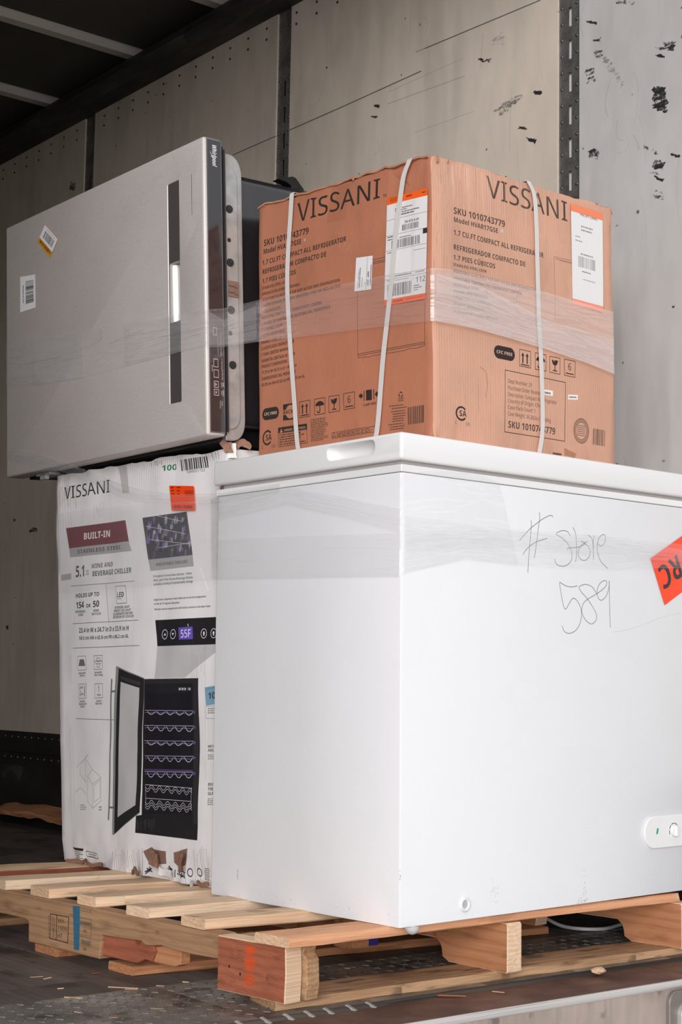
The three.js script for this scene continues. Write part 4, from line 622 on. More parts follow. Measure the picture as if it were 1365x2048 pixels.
  const flapAt = (name, x, y, L, Hh, seed, turn, mat, X = 1.752) => { const p = atX(x, y, X), g3 = new THREE.PlaneGeometry(L, Hh, 8, 4), q = g3.attributes.position; for (let i = 0; i < q.count; i++) { const X0 = q.getX(i), Y0 = q.getY(i); q.setXYZ(i, X0 + (vn(X0 * 90, Y0 * 90, seed) - 0.5) * 0.01, Y0 + (vn(X0 * 60, 5, seed + 1) - 0.5) * 0.012, 0.006 * (vn(X0 * 80, Y0 * 50, seed + 2) - 0.3) + 0.004 * Math.sin(X0 * 70)); } const t = g3.clone(); const ix = [...t.index.array]; for (let i = 0; i < ix.length; i += 3) [ix[i], ix[i + 1]] = [ix[i + 1], ix[i]]; t.setIndex(ix); t.translate(0, 0, -0.0025); g3.computeVertexNormals(); t.computeVertexNormals(); const mg = mergeGeometries([g3, t]); mg.rotateY(-Math.PI / 2 + turn); const m = part(name, mg, mat, whiteBox); m.position.set(p.x - WC.BF.x, Math.max(p.y, 0.1285 + Hh / 2) - WC.BF.y, p.z - WC.BF.z); return m; };
  flapAt('torn_flap', 308, 1717, 0.034, 0.03, 3, 0.15, kraft); flapAt('torn_flap', 362, 1722, 0.024, 0.035, 5, -0.1, kraft); flapAt('torn_flap', 168, 1740, 0.16, 0.008, 7, 0.0, kraft, 1.75); flapAt('torn_flap', 270, 1752, 0.05, 0.01, 8, 0, kraft); flapAt('torn_flap', 405, 1777, 0.045, 0.009, 9, 0, kraft);
  flapAt('torn_liner', 330, 1742, 0.05, 0.014, 11, 0.2, side); flapAt('torn_liner', 385, 1765, 0.03, 0.012, 13, -0.2, side);
  // crumpled top corner in front
  for (const [x, y, L, Hh, s, m, X] of [[456, 889, 0.022, 0.02, 21, kraft, 1.752], [470, 902, 0.02, 0.03, 22, side, 1.765], [487, 888, 0.03, 0.016, 23, kraft, 1.79]]) { const f = flapAt('crumpled_corner', x, y, L, Hh, s, 1.2, m, X); f.position.z = -2.572 - WC.BF.z + 0.002; }
  // orange sticker on the carton
  const nL = V(-1, 0, 0), za = zm(80, 860, 3.592), PP = (x, y) => { const q = za(x, y); return onPlane(q[0], q[1], WC.TF.clone().add(V(-0.0035, 0, 0)), WC.BF.clone().sub(WC.TF).cross(WC.TD.clone().sub(WC.TF)).normalize()).sub(WC.BF); };
  const [c4, g4] = canvas(256, 256, [244, 72, 16], () => 1); g4.fillStyle = 'rgba(90,26,8,0.9)'; for (let i = 0; i < 5; i++) g4.fillRect(158, 48 + i * 13, 88, 3 + 4 * hash(i, 1, 5)); for (let i = 0; i < 34; i++) g4.fillRect(24 + i * 6.2, 205, 1 + 4 * hash(i, 2, 5), 34); for (let i = 0; i < 6; i++) g4.fillRect(14 + 62 * (i % 2), 14 + 34 * Math.floor(i / 2), 30 + 12 * hash(i, 3, 5), 10);
  const sk = part('sticker', stickerGeo([PP(932, 400), PP(1108, 403), PP(1117, 577), PP(948, 575)], nL, 0.001), std({ map: tex(c4), roughness: 0.4 }), whiteBox); sk.userData.label = 'orange barcode sticker';
}

// ---------------------------------------------------------------- dishwasher lying on its side
const dish = thing('dishwasher', 'stainless dishwasher lying on its side on the white carton', 'dishwasher', [1.688, 1.0123, -2.5462]);
dish.rotation.set(-0.0131, 0.023, 0.0392, 'YXZ'); dish.updateMatrixWorld(true);
const dw = (x, y, z) => dish.localToWorld(V(x, y, z));
const DH = 0.606, DL = 0.8262, nDoor = V(-1, 0, 0).applyQuaternion(dish.quaternion), nPan = V(0, 0, 1).applyQuaternion(dish.quaternion);
const onDoor = (x, y) => dish.worldToLocal(onPlane(x, y, dw(0, 0, 0), nDoor)), onPan = (x, y, z = 0) => dish.worldToLocal(onPlane(x, y, dw(0, 0, z), nPan));
{
  const sw = 1024, sh = 768;
  const [c, g] = canvas(sw, sh, [216, 208, 203], (u, v) => 0.95 + 0.03 * vn(u * 90, v * 500, 600) + 0.05 * fbm(u * 6, v * 6, 605, 4) + 0.03 * (vn(u * 500, v * 500, 609) - 0.5));
  for (let i = 0; i < 90; i++) { const u = 0.6 + 0.22 * hash(i, 1, 62), v = 0.06 + 0.07 * hash(i, 2, 62); g.fillStyle = `rgba(96,90,88,${0.02 + 0.05 * hash(i, 3, 62)})`; g.beginPath(); g.ellipse(u * sw, (v + (0.82 - u) * 0.18) * sh, 2 + 9 * hash(i, 4, 62), 0.6 + 1.6 * hash(i, 5, 62), -0.5, 0, 7); g.fill(); }
  for (let i = 0; i < 30; i++) { g.fillStyle = 'rgba(80,76,74,0.35)'; g.fillRect(hash(i, 6, 62) * sw, hash(i, 7, 62) * sh, 2, 2); }
  const steel = phy({ map: tex(c), metalness: 0.25, roughness: 0.45 });
  const edgeSteel = std({ color: 0xd8d4d0, metalness: 0.8, roughness: 0.3 });
  const dark = std({ color: 0x141314, roughness: 0.45 }), grey = std({ color: 0x6f6a68, metalness: 0.6, roughness: 0.4 });
  // door skin with the handle recess, pocket and vent slot cut in
  const ev = new Evaluator(); ev.attributes = ['position', 'normal'];
  const B = (geo) => { const b = new Brush(geo); b.updateMatrixWorld(); return b; };
  let door = B(boxAt(0, 0.046, 0, DH, -DL, 0, 0.0055));
  door = ev.evaluate(door, B(boxAt(-0.01, 0.0022, 0.078, 0.539, -0.131, -0.087, 0.004)), SUBTRACTION);
  door = ev.evaluate(door, B(boxAt(-0.01, 0.026, 0.246, 0.371, -0.1285, -0.0885, 0.008)), SUBTRACTION);
  door = ev.evaluate(door, B(boxAt(-0.01, 0.006, 0.453, 0.538, -0.0442, -0.0418)), SUBTRACTION);
  const hole = onDoor(397, 823); door = ev.evaluate(door, B(new THREE.CylinderGeometry(0.0018, 0.0018, 0.02, 10).rotateZ(Math.PI / 2).translate(0, hole.y, hole.z)), SUBTRACTION);
  const dg = toCreasedNormals(door.geometry, 0.5), p = dg.attributes.position, uv = new Float32Array(p.count * 2);
  for (let i = 0; i < p.count; i++) { uv[i * 2] = (p.getZ(i) + DL) / DL + p.getX(i) * 2; uv[i * 2 + 1] = p.getY(i) / DH; }
  dg.setAttribute('uv', new THREE.BufferAttribute(uv, 2)); dg.clearGroups();
  part('door', dg, steel, dish);
  part('slot_shade_strip', boxAt(0.0006, 0.005, 0.4535, 0.5375, -0.0441, -0.0419), dark, dish);  // dark strip set into the cut to stand for the shade inside it
  // handle insert plate around the pocket
  const hs = new THREE.Shape(); hs.moveTo(-0.1302, 0.079); hs.lineTo(-0.0878, 0.079); hs.lineTo(-0.0878, 0.538); hs.lineTo(-0.1302, 0.538); hs.closePath();
  const hh = new THREE.Path(); hh.moveTo(-0.128, 0.254); hh.lineTo(-0.128, 0.363); hh.quadraticCurveTo(-0.128, 0.3705, -0.122, 0.3705); hh.lineTo(-0.0895, 0.3705); hh.lineTo(-0.0895, 0.2465); hh.lineTo(-0.122, 0.2465); hh.quadraticCurveTo(-0.128, 0.2465, -0.128, 0.254); hs.holes.push(hh);
  const hg = new THREE.ExtrudeGeometry(hs, { depth: 0.0008, bevelEnabled: false }); hg.rotateY(-Math.PI / 2); hg.translate(0.0021, 0, 0);
  const insert = part('handle_insert', hg, grey, dish);
  const scoop = []; for (let i = 0; i <= 10; i++) { const a = Math.PI / 2 * i / 10; scoop.push([0.0025 + 0.022 * Math.sin(a), -0.127 + 0.037 * (1 - Math.cos(a))]); }
  const sg = new THREE.BufferGeometry(), sp = [], si = []; scoop.forEach(([x, z]) => { sp.push(x, 0.2475, z, x, 0.3695, z); }); for (let i = 0; i < 10; i++) si.push(i * 2, i * 2 + 2, i * 2 + 1, i * 2 + 1, i * 2 + 2, i * 2 + 3); sg.setAttribute('position', new THREE.Float32BufferAttribute(sp, 3)); sg.setIndex(si); sg.computeVertexNormals();
  part('pocket_liner', sg, std({ color: 0xdedbd6, metalness: 0.5, roughness: 0.3, side: THREE.DoubleSide }), dish);
  // control panel on the door's upper edge (now facing the opening)
  const pw = 160, ph = 2048, [c2, g2] = canvas(pw, ph, [40, 38, 40], () => 1), pn = pen(g2, pw, ph, quadMap([dw(0.0075, 0.603, 0.001), dw(0.0435, 0.603, 0.001), dw(0.0435, 0.006, 0.001), dw(0.0075, 0.006, 0.001)]));
  const zp = zm(410, 600, 10.24), wh = '#d2cdca';
  g2.strokeStyle = '#98949a'; g2.lineWidth = 3; g2.strokeRect(3, 4, pw - 6, ph - 8);
  const down = (s, x, y0, y1, wpx, col, font) => { const A = pn.P([x, y0]), Bq = pn.P([x, y1]); g2.save(); g2.font = (font ?? 'bold') + ' 100px sans-serif'; const w0 = g2.measureText(s).width; g2.transform(0, (Bq[1] - A[1]) / w0, -wpx / 71, 0, A[0], A[1]); g2.fillStyle = col; g2.fillText(s, 0, 0); g2.restore(); };
  down('Whirlpool', 424.5, 288, 331, 46, '#f2f0f0', 'italic bold'); pn.curve([[421, 303], [422.5, 308], [426, 314]], '#f2f0f0', 4);
  for (const [x0, y0, x1, y1] of [[180, 1205, 270, 1375], [185, 1425, 280, 1590], [190, 1660, 278, 1795], [190, 1825, 285, 1955], [168, 560, 240, 720]]) { const A = pn.P(zp(x0, y0)), Bq = pn.P(zp(x1, y1)); g2.strokeStyle = wh; g2.lineWidth = 4; g2.strokeRect(A[0], A[1], Bq[0] - A[0], Bq[1] - A[1]); }
  pn.line([zp(210, 1700), zp(245, 1730), zp(210, 1755), zp(210, 1700)], wh, 4); pn.line([zp(215, 1870), zp(250, 1910)], wh, 4); pn.line([zp(250, 1870), zp(215, 1910)], wh, 4);
  down('Options', 410 + 138 / 10.24, 729, 743, 16, wh, ''); down('START', 410 + 360 / 10.24, 765, 774, 16, wh); down('Resume', 410 + 330 / 10.24, 765, 775, 14, wh, ''); down('CANCEL', 410 + 362 / 10.24, 780, 793, 14, wh); down('Drain', 410 + 330 / 10.24, 782, 790, 14, wh, ''); down('Hi Temp Heated', 410 + 335 / 10.24, 717, 740, 14, wh, ''); down('Sani Rinse Delay', 410 + 345 / 10.24, 740, 760, 14, wh, ''); down('Clean', 410 + 340 / 10.24, 802, 812, 14, wh, ''); down('Sanitized', 410 + 305 / 10.24, 801, 817, 12, wh, '');
  down('Normal Heavy 1 Hour Quick', 410 + 318 / 10.24, 668, 712, 10, wh, ''); pn.line([zp(260, 720), zp(272, 1125)], wh, 2.5);
  const panel = part('control_panel', boxAt(0.0075, 0.0435, 0.006, 0.603, -0.002, 0.0012), [dark, dark, dark, dark, phy({ map: tex(c2), roughness: 0.1, ior: 2.0 }), dark], dish);
  panel.userData.label = 'glossy dark control strip with white symbols';
  // seal and tub front collar
  part('door_seal', boxAt(0.047, 0.058, 0.006, 0.598, -0.79, -0.014), dark, dish);
  part('seal_trim', boxAt(0.0585, 0.0598, 0.012, 0.592, -0.79, -0.008), grey, dish);
  const plateShape = (x0, x1, y0, y1, r) => { const s = new THREE.Shape(); s.moveTo(x0, y0); s.lineTo(x1 - r, y0); s.bezierCurveTo(x1 - r * 0.3, y0, x1, y0 + r * 0.5, x1, y0 + r * 1.3); s.lineTo(x1, y1 - r * 1.3); s.bezierCurveTo(x1, y1 - r * 0.5, x1 - r * 0.3, y1, x1 - r, y1); s.lineTo(x0, y1); s.closePath(); return s; };
  const xo = onPan(486, 600, -0.018).x, xr = onPan(477, 600, -0.014).x;
  const cg = new THREE.ExtrudeGeometry(plateShape(0.0605, xo, -0.002, 0.586, 0.034), { depth: 0.01, bevelSize: 0.002, bevelThickness: 0.002, bevelSegments: 2, curveSegments: 16 }); cg.translate(0, 0, -0.03);
  const cuv = cg.attributes.uv; for (let i = 0; i < cuv.count; i++) cuv.setXY(i, cuv.getX(i) * 4, cuv.getY(i) * 4);
  const collar = part('tub_collar', cg, galv, dish);
  const rg = new THREE.ExtrudeGeometry(plateShape(0.0605, xr, 0.02, 0.562, 0.026), { depth: 0.004, bevelSize: 0.0015, bevelThickness: 0.0015, bevelSegments: 2, curveSegments: 16 }); rg.translate(0, 0, -0.0195); const ruv = rg.attributes.uv; for (let i = 0; i < ruv.count; i++) ruv.setXY(i, ruv.getX(i) * 4, ruv.getY(i) * 4);
  part('raised_rim', rg, galv, collar);
  const rubber = std({ color: 0x2c2a2a, roughness: 0.7 });
  for (const [x, y] of [[459, 418], [461, 525], [463, 620], [466, 730]]) { const q = onPan(x, y, -0.013), b = part('grommet', new THREE.CylinderGeometry(0.0075, 0.0085, 0.003, 18).rotateX(Math.PI / 2), rubber, collar); b.position.set(Math.max(q.x, 0.0695), q.y, -0.0125); const t = part('bolt', new THREE.CylinderGeometry(0.0035, 0.0035, 0.002, 6).rotateX(Math.PI / 2), steelDark, b); t.position.z = 0.002; }
  for (const [x, y, r] of [[459, 480, 0.0045], [461.5, 666, 0.005], [474, 463, 0.0015], [479, 612, 0.0015], [481, 711, 0.0015]]) { const q = onPan(x, y, -0.013), b = part('hole', new THREE.CylinderGeometry(r, r, 0.001, 16).rotateX(Math.PI / 2), rubber, collar); b.position.set(q.x, q.y, x > 470 ? -0.0178 : -0.0139); }
  const cl = onPan(467, 578, -0.012); part('clip', mergeGeometries([boxAt(-0.012, 0.014, -0.016, 0.016, -0.001, 0.001), boxAt(-0.012, 0.004, -0.008, -0.005, 0.0005, 0.004), boxAt(-0.012, 0.004, 0.005, 0.008, 0.0005, 0.004), boxAt(0.002, 0.009, -0.011, -0.003, 0, 0.004), boxAt(0.002, 0.009, 0.003, 0.011, 0, 0.004)]), std({ color: 0x9b7f70, metalness: 0.4, roughness: 0.5 }), collar).position.set(cl.x, cl.y, -0.0125);
  // tub wrapped in black sound deadening
  const [c3] = canvas(256, 256, [34, 33, 36], (u, v) => 0.8 + 0.4 * fbm(u * 8, v * 8, 620, 3));
  part('tub', boxAt(0.063, 0.585, 0.028, 0.557, -0.79, -0.031, 0.02), phy({ map: tex(c3), roughness: 0.24, ior: 2.1 }), dish);
  part('base_frame', boxAt(0.05, 0.56, 0.01, 0.59, -0.86, -0.792), steelDark, dish);
  const bs = new THREE.Shape(); [[572, 352], [600, 348], [606, 351], [622, 374], [622, 384], [602, 384], [598, 366], [588, 358]].forEach(([x, y], i) => { const q = onPan(x, y, -0.03); i ? bs.lineTo(q.x, q.y) : bs.moveTo(q.x, q.y); });
  const bg = new THREE.ExtrudeGeometry(bs, { depth: 0.02, bevelSize: 0.001, bevelThickness: 0.001 }); bg.translate(0, 0, -0.075); part('corner_bracket', bg, dark, dish);
  // lower side strip and clip under the door
  part('side_channel', boxAt(0.048, 0.075, -0.004, 0.012, -0.8, -0.03), dark, dish); part('side_frame', boxAt(0.076, 0.565, -0.004, 0.03, -0.78, -0.06), dark, dish);
  const uc = onDoor(70, 962); part('mounting_tab', mergeGeometries([boxAt(0.02, 0.06, -0.003, 0.003, -0.03, 0.03), boxAt(0.02, 0.03, -0.012, 0, -0.012, 0.012)]), galv, dish).position.set(0, -0.004, uc.z);
  // labels on the door
  const q4 = (pts) => pts.map(([x, y]) => onDoor(x, y));
  const [c5, g5] = canvas(256, 200, [238, 236, 238], () => 1); g5.fillStyle = '#d99a2c'; g5.fillRect(0, 142, 256, 58); g5.fillRect(0, 0, 256, 5); g5.fillRect(250, 0, 6, 200); g5.fillStyle = '#2b2928'; for (let i = 0; i < 26; i++) g5.fillRect(46 + i * 6.6, 44, 1 + 4 * hash(i, 1, 71), 72); for (let i = 0; i < 12; i++) g5.fillRect(60 + i * 13, 22, 4 + 5 * hash(i, 2, 71), 5); for (let i = 0; i < 15; i++) g5.fillRect(20 + i * 15, 150, 5 + 7 * hash(i, 3, 71), 30);
  part('sticker', stickerGeo(q4([[91, 449], [117, 478], [101, 516], [75, 485]]), V(-1, 0, 0), 0.0008), std({ map: tex(c5), roughness: 0.5 }), dish).userData.label = 'white and yellow barcode label';
  const [c6, g6] = canvas(160, 256, [240, 239, 238], () => 1); g6.fillStyle = '#2b2928'; for (let i = 0; i < 26; i++) g6.fillRect(58, 40 + i * 6.6, 82, 1 + 4 * hash(i, 1, 73)); for (let i = 0; i < 12; i++) g6.fillRect(28, 66 + i * 11, 8, 4 + 4 * hash(i, 2, 73));
  part('sticker', stickerGeo(q4([[41, 554], [71, 549], [72, 615], [41, 625]]), V(-1, 0, 0), 0.0008), std({ map: tex(c6), roughness: 0.5 }), dish).userData.label = 'white barcode label';
}

// ---------------------------------------------------------------- brown carton on the freezer
const OW = 0.54, OD = 0.486, OH = 0.52;
const carton = thing('brown_carton', 'brown corrugated refrigerator carton strapped in white bands on the freezer lid', 'carton', [1.854, 0.9695, -2.0666]);
carton.rotation.set(-0.0035, 0.082, 0.0079, 'YXZ'); carton.updateMatrixWorld(true);
const ocShape = (p) => { const t = p.y / OH, x = p.x, z = p.z; return V(x - 0.0143 * t, p.y + t * (0.0275 * x - z * 0.0158) , z + 0.0082 * t); };
const oc = (x, y, z) => carton.localToWorld(ocShape(V(x, y, z)));
{
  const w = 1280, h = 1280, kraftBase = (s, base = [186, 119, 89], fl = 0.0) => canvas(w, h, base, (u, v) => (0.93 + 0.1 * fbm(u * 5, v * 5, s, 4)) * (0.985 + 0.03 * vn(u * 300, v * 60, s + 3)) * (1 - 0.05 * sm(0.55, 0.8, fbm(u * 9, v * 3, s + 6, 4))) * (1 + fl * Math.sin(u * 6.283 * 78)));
  const blk = '#2e211c', icons = (pn, list, col) => list.forEach(([kind, tl, tr, bl, lw]) => pn.frame(tl, tr, bl, (q) => {
    q.strokeStyle = q.fillStyle = col; q.lineWidth = 0.035; if (kind !== 'pill' && kind !== 'back' && kind !== 'clamp') q.strokeRect(0.02, 0.02, 0.96, 0.96);
    if (kind === 'up') { for (const x of [0.3, 0.68]) { q.fillRect(x - 0.05, 0.32, 0.1, 0.46); q.beginPath(); q.moveTo(x - 0.13, 0.36); q.lineTo(x, 0.16); q.lineTo(x + 0.13, 0.36); q.fill(); } q.fillRect(0.14, 0.84, 0.72, 0.06); }
    if (kind === 'umb') { q.beginPath(); q.ellipse(0.5, 0.46, 0.4, 0.28, 0, Math.PI, 0); q.fill(); q.lineWidth = 0.07; q.beginPath(); q.moveTo(0.5, 0.4); q.lineTo(0.5, 0.76); q.quadraticCurveTo(0.49, 0.88, 0.36, 0.86); q.quadraticCurveTo(0.25, 0.84, 0.27, 0.74); q.stroke(); }
    if (kind === 'glass') { q.beginPath(); q.moveTo(0.22, 0.2); q.lineTo(0.36, 0.2); q.lineTo(0.42, 0.32); q.lineTo(0.48, 0.2); q.lineTo(0.78, 0.18); q.quadraticCurveTo(0.76, 0.5, 0.5, 0.52); q.quadraticCurveTo(0.24, 0.5, 0.22, 0.2); q.fill(); q.fillRect(0.47, 0.5, 0.07, 0.32); q.fillRect(0.3, 0.8, 0.4, 0.06); }
    if (kind === '6') { q.save(); q.scale(0.01, 0.01); q.font = '58px sans-serif'; q.textAlign = 'center'; q.fillText('6', 50, 62); q.restore(); q.fillRect(0.14, 0.8, 0.72, 0.06); }
    if (kind === 'pill') { q.beginPath(); q.ellipse(0.22, 0.5, 0.22, 0.5, 0, 0, 7); q.fill(); q.beginPath(); q.ellipse(0.78, 0.5, 0.22, 0.5, 0, 0, 7); q.fill(); q.fillRect(0.2, 0, 0.6, 1); q.fillStyle = '#d9b49d'; q.save(); q.scale(0.0066, 0.0125); q.font = 'bold 27px sans-serif'; q.textAlign = 'center'; q.fillText('CFC FREE', 76, 49); q.restore(); }
    if (kind === 'back') { q.fillRect(0, 0, 1, 1); q.fillStyle = '#b87c5c'; q.beginPath(); q.ellipse(0.62, 0.5, 0.4, 0.42, 0, 0, 7); q.fill(); q.fillRect(0, 0.34, 1, 0.32); q.fillStyle = col; q.save(); q.scale(0.01, 0.01); q.font = 'bold 34px sans-serif'; q.fillText('BACK', 0, 61); q.restore(); }
    if (kind === 'clamp') { q.fillRect(0.36, 0.05, 0.28, 0.9); q.fillRect(0.25, 0.1, 0.035, 0.85); q.fillRect(0.715, 0.05, 0.035, 0.85); for (const s of [0, 1]) { q.save(); if (s) { q.translate(1, 0); q.scale(-1, 1); } q.beginPath(); q.moveTo(0.02, 0.35); q.lineTo(0.1, 0.35); q.lineTo(0.1, 0.22); q.lineTo(0.22, 0.5); q.lineTo(0.1, 0.78); q.lineTo(0.1, 0.62); q.lineTo(0.02, 0.62); q.fill(); q.restore(); } }
  }));
  const csa = (pn, tl, tr, bl, col) => pn.frame(tl, tr, bl, (q) => { q.strokeStyle = q.fillStyle = col; q.lineWidth = 0.12; q.beginPath(); q.ellipse(0.5, 0.5, 0.42, 0.42, 0, 0.7, 5.58); q.stroke(); q.save(); q.scale(0.01, 0.01); q.font = 'bold 52px sans-serif'; q.textAlign = 'center'; q.fillText('SA', 62, 68); q.restore(); });
  // ---- left face
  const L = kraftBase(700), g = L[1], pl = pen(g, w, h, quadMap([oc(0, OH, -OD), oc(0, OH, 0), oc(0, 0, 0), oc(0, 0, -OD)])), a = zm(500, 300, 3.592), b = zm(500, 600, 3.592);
  const T = (z, s, x0, y0, x1, y1, ch, font = 'bold') => pl.text(s, z(x0, y0), z(x1, y1), z(x0, y0 - ch), blk, font);
  pl.poly([[595, 250], [722, 222], [700, 498], [560, 525]].map((p) => a(...p)), 'rgba(150,92,66,0.28)');
  T(a, 'VISSANI', 345, 520, 948, 338, 140, ''); T(a, 'TM', 962, 340, 988, 334, 24, '');
  T(a, 'SKU 1010743779', 103, 692, 434, 600, 44); T(a, 'Model HVAR17GSE', 100, 750, 380, 674, 36); T(a, '1.7 CU.FT COMPACT ALL REFRIGERATOR', 93, 830, 705, 655, 34); T(a, 'REFRIGERADOR COMPACTO DE', 92, 895, 563, 764, 34); T(a, '1.7 PIES CÚBICOS', 92, 960, 344, 892, 32);
  { const q = pl.P(a(405, 646)); g.fillStyle = '#a9a49c'; g.beginPath(); g.ellipse(q[0], q[1], 8, 8, 0, 0, 7); g.fill(); }
  T(a, 'STAINLESS STEEL LOOK', 90, 1004, 288, 952, 19); T(a, 'APRIENCIA DE ACERO INOXIDABLE', 88, 1047, 372, 974, 19); T(a, 'REMOVABLE GLASS SHELF FOR EASY ACCESS AND ORGANIZATION', 88, 1091, 660, 944, 20); T(a, 'CUATRO ESTANTES DE VIDRIO REMOVIBLE PARA UN FÁCIL ACCESO', 86, 1132, 664, 984, 20);
  [['Y ORGANIZACIÓN', 88, 100, 228, 65], ['ADJUSTABLE TEMPERATURE THERMOSTATIC CONTROL', 85, 141, 532, 30], ['CONTROL DE TEMPERATURA AJUSTABLE DEL TERMOSTATO', 85, 186, 593, 60], ['REVERSIBLE DOOR', 85, 231, 241, 190], ['PUERTA REVERSIBLE', 85, 273, 258, 229], ['ENERGY STAR CERTIFIED', 85, 319, 300, 268], ['CLASIFICADO ENERGY STAR', 85, 363, 325, 306], ['1 YEAR LIMITED WARRANTY', 85, 407, 312, 352], ['GARANTÍA LIMITADA DE 1 AÑO', 85, 451, 330, 395], ['PRODUCT DIMENSIONS:', 85, 493, 276, 448], ['17.75 in W×18.75 in D × 19.5 in H', 85, 536, 342, 480], ['DIMENSIONES DEL PRODUCTO:', 85, 581, 338, 524], ['45.09 cm AN×47.63 cm PR × 49.5 cm AL', 83, 624, 402, 557]].forEach((r) => T(b, ...r, 22));
  icons(pl, [['pill', b(85, 783), b(211, 763), b(85, 868)], ['back', b(243, 752), b(328, 740), b(243, 868)], ['up', b(362, 732), b(440, 718), b(362, 850)], ['umb', b(470, 712), b(548, 699), b(470, 830)], ['glass', b(573, 693), b(653, 680), b(573, 812)], ['6', b(682, 673), b(765, 658), b(682, 792)], ['clamp', b(793, 652), b(936, 632), b(793, 735)]], blk);
  T(b, 'CLAMP HERE', 822, 766, 912, 750, 18); csa(pl, b(88, 938), b(164, 926), b(88, 1052), blk); T(b, 'C', 84, 1073, 98, 1071, 22, ''); T(b, 'US', 158, 1062, 185, 1057, 22, '');
  pl.poly([[208, 920], [415, 890], [418, 1025], [210, 1055]].map((p) => b(...p)), null, blk, 2.4); pl.poly([[208, 920], [415, 890], [416, 930], [209, 960]].map((p) => b(...p)), blk); pl.poly([[218, 955], [243, 951], [230, 924]].map((p) => b(...p)), '#b87c5c'); pl.text('WARNING / ADVERTENCIA', b(250, 945), b(405, 922), b(250, 929), '#c9987b'); pl.blur(b(216, 965), b(412, 936), b(218, 1048), 5, 17, 'rgba(46,33,28,0.75)', 0.98);
  pl.blur(b(442, 855), b(575, 836), b(445, 1020), 14, 18, 'rgba(46,33,28,0.7)', 0.98); pl.poly([[595, 955], [912, 905], [915, 945], [597, 995]].map((p) => b(...p)), null, blk, 2); pl.blur(b(630, 955), b(908, 912), b(631, 986), 3, 19, 'rgba(46,33,28,0.75)', 0.98); pl.poly([[600, 985], [624, 981], [611, 957]].map((p) => b(...p)), null, blk, 2.4);
  pl.frame(b(1070, 660), b(1102, 655), b(1070, 705), (q) => { q.strokeStyle = blk; q.lineWidth = 0.18; for (let i = 0; i < 3; i++) { q.beginPath(); q.ellipse(0.5, 0.5, 0.38, 0.38, 0, i * 2.09, i * 2.09 + 1.5); q.stroke(); } }); T(b, 'Recycle', 1068, 716, 1106, 710, 12); T(b, 'Recicla', 1068, 730, 1104, 724, 12);
  for (let i = 0; i < 10; i++) { const y = 758 + i * 17 + (i > 1 ? 6 : 0) + (i > 6 ? 8 : 0), x0 = 985 + 45 * hash(i, 3, 23); pl.blur(b(x0, y), b(1108, y - (1108 - x0) * 0.12), b(x0, y + 13), 1, 20 + i, 'rgba(46,33,28,0.8)', 1.2); }
  pl.bars(b(1134, 772), b(1252, 754), b(1136, 896), 30, 31, '#3a2a24');
  for (const p of [[[785, 1022], [785, 1149]], [[893, 790], [985, 770]], [[893, 808], [985, 788]], [[893, 820], [985, 800]]]) pl.line(p.map((q) => a(...q)), blk, 2);
  for (const p of [[[785, 0], [785, 390]], [[1262, 20], [1258, 302]], [[785, 390], [1258, 302]], [[788, 402], [1258, 314]], [[790, 416], [870, 410], [885, 402], [1100, 366], [1150, 350], [1200, 346], [1258, 326]], [[788, 390], [788, 418]], [[1258, 302], [1258, 328]]]) pl.line(p.map((q) => b(...q)), blk, 1.8);
  for (let i = 0; i < 30; i++) pl.line([a(580 + 160 * hash(i, 1, 33), 560 + 160 * hash(i, 2, 33)), a(578 + 160 * hash(i, 1, 33), 580 + 170 * hash(i, 2, 33))], 'rgba(236,200,172,0.22)', 2.5);
  for (let i = 0; i < 8; i++) pl.curve([a(1020 + i * 14, 150 + i * 4), a(1060 + i * 12, 190 + i * 6), a(1130 + i * 3, 225 + i * 6)], 'rgba(120,76,56,0.35)', 2.4);
  // ---- right face, base paler: bright haze on this side put into the colour
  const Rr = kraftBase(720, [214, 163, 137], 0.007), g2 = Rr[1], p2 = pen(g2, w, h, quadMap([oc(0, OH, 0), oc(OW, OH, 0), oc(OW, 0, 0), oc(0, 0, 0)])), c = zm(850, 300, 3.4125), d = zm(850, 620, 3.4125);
  const U = (z, s, x0, y0, x1, y1, ch, font = 'bold', dx = 0) => p2.text(s, z(x0, y0), z(x1, y1), z(x0 + dx, y0 - ch), '#4b3b33', font);
  U(c, 'VISSANI', 415, 335 - 18, 972, 489, 140, '');
  U(c, 'SKU 1010743779', 188, 432, 537, 527, 44); U(c, 'Model HVAR17GSE', 188, 488, 488, 568, 33); U(c, '1.7 CU.FT COMPACT ALL REFRIGERATOR', 188, 577, 795, 737, 36); U(c, 'REFRIGERADOR COMPACTO DE', 188, 676, 670, 797, 35); U(c, '1.7 PIES CÚBICOS', 188, 746, 466, 809, 33); U(c, 'STAINLESS STEEL LOOK', 188, 790, 409, 838, 19);
  { const q = p2.P(c(513, 550)); g2.fillStyle = '#c4c2ba'; g2.beginPath(); g2.ellipse(q[0], q[1], 9, 9, 0, 0, 7); g2.fill(); }
  [['REMOVABLE GLASS SHELF FOR EASY ACCESS AND ORGANIZATION', 190, 834, 744, 966], ['ADJUSTABLE TEMPERATURE THERMOSTAT CONTROL', 190, 882, 647, 990], ['REVERSIBLE DOOR', 190, 926, 357, 962], ['ENERGY STAR CERTIFIED', 190, 970, 415, 1018], ['1 YEAR LIMITED WARRANTY', 190, 1014, 440, 1066], ['PRODUCT DIMENSIONS:', 190, 1060, 395, 1102], ['17.75 in W×18.75 in D × 19.5 in H', 190, 1106, 480, 1166]].forEach((r) => U(c, ...r, 20));
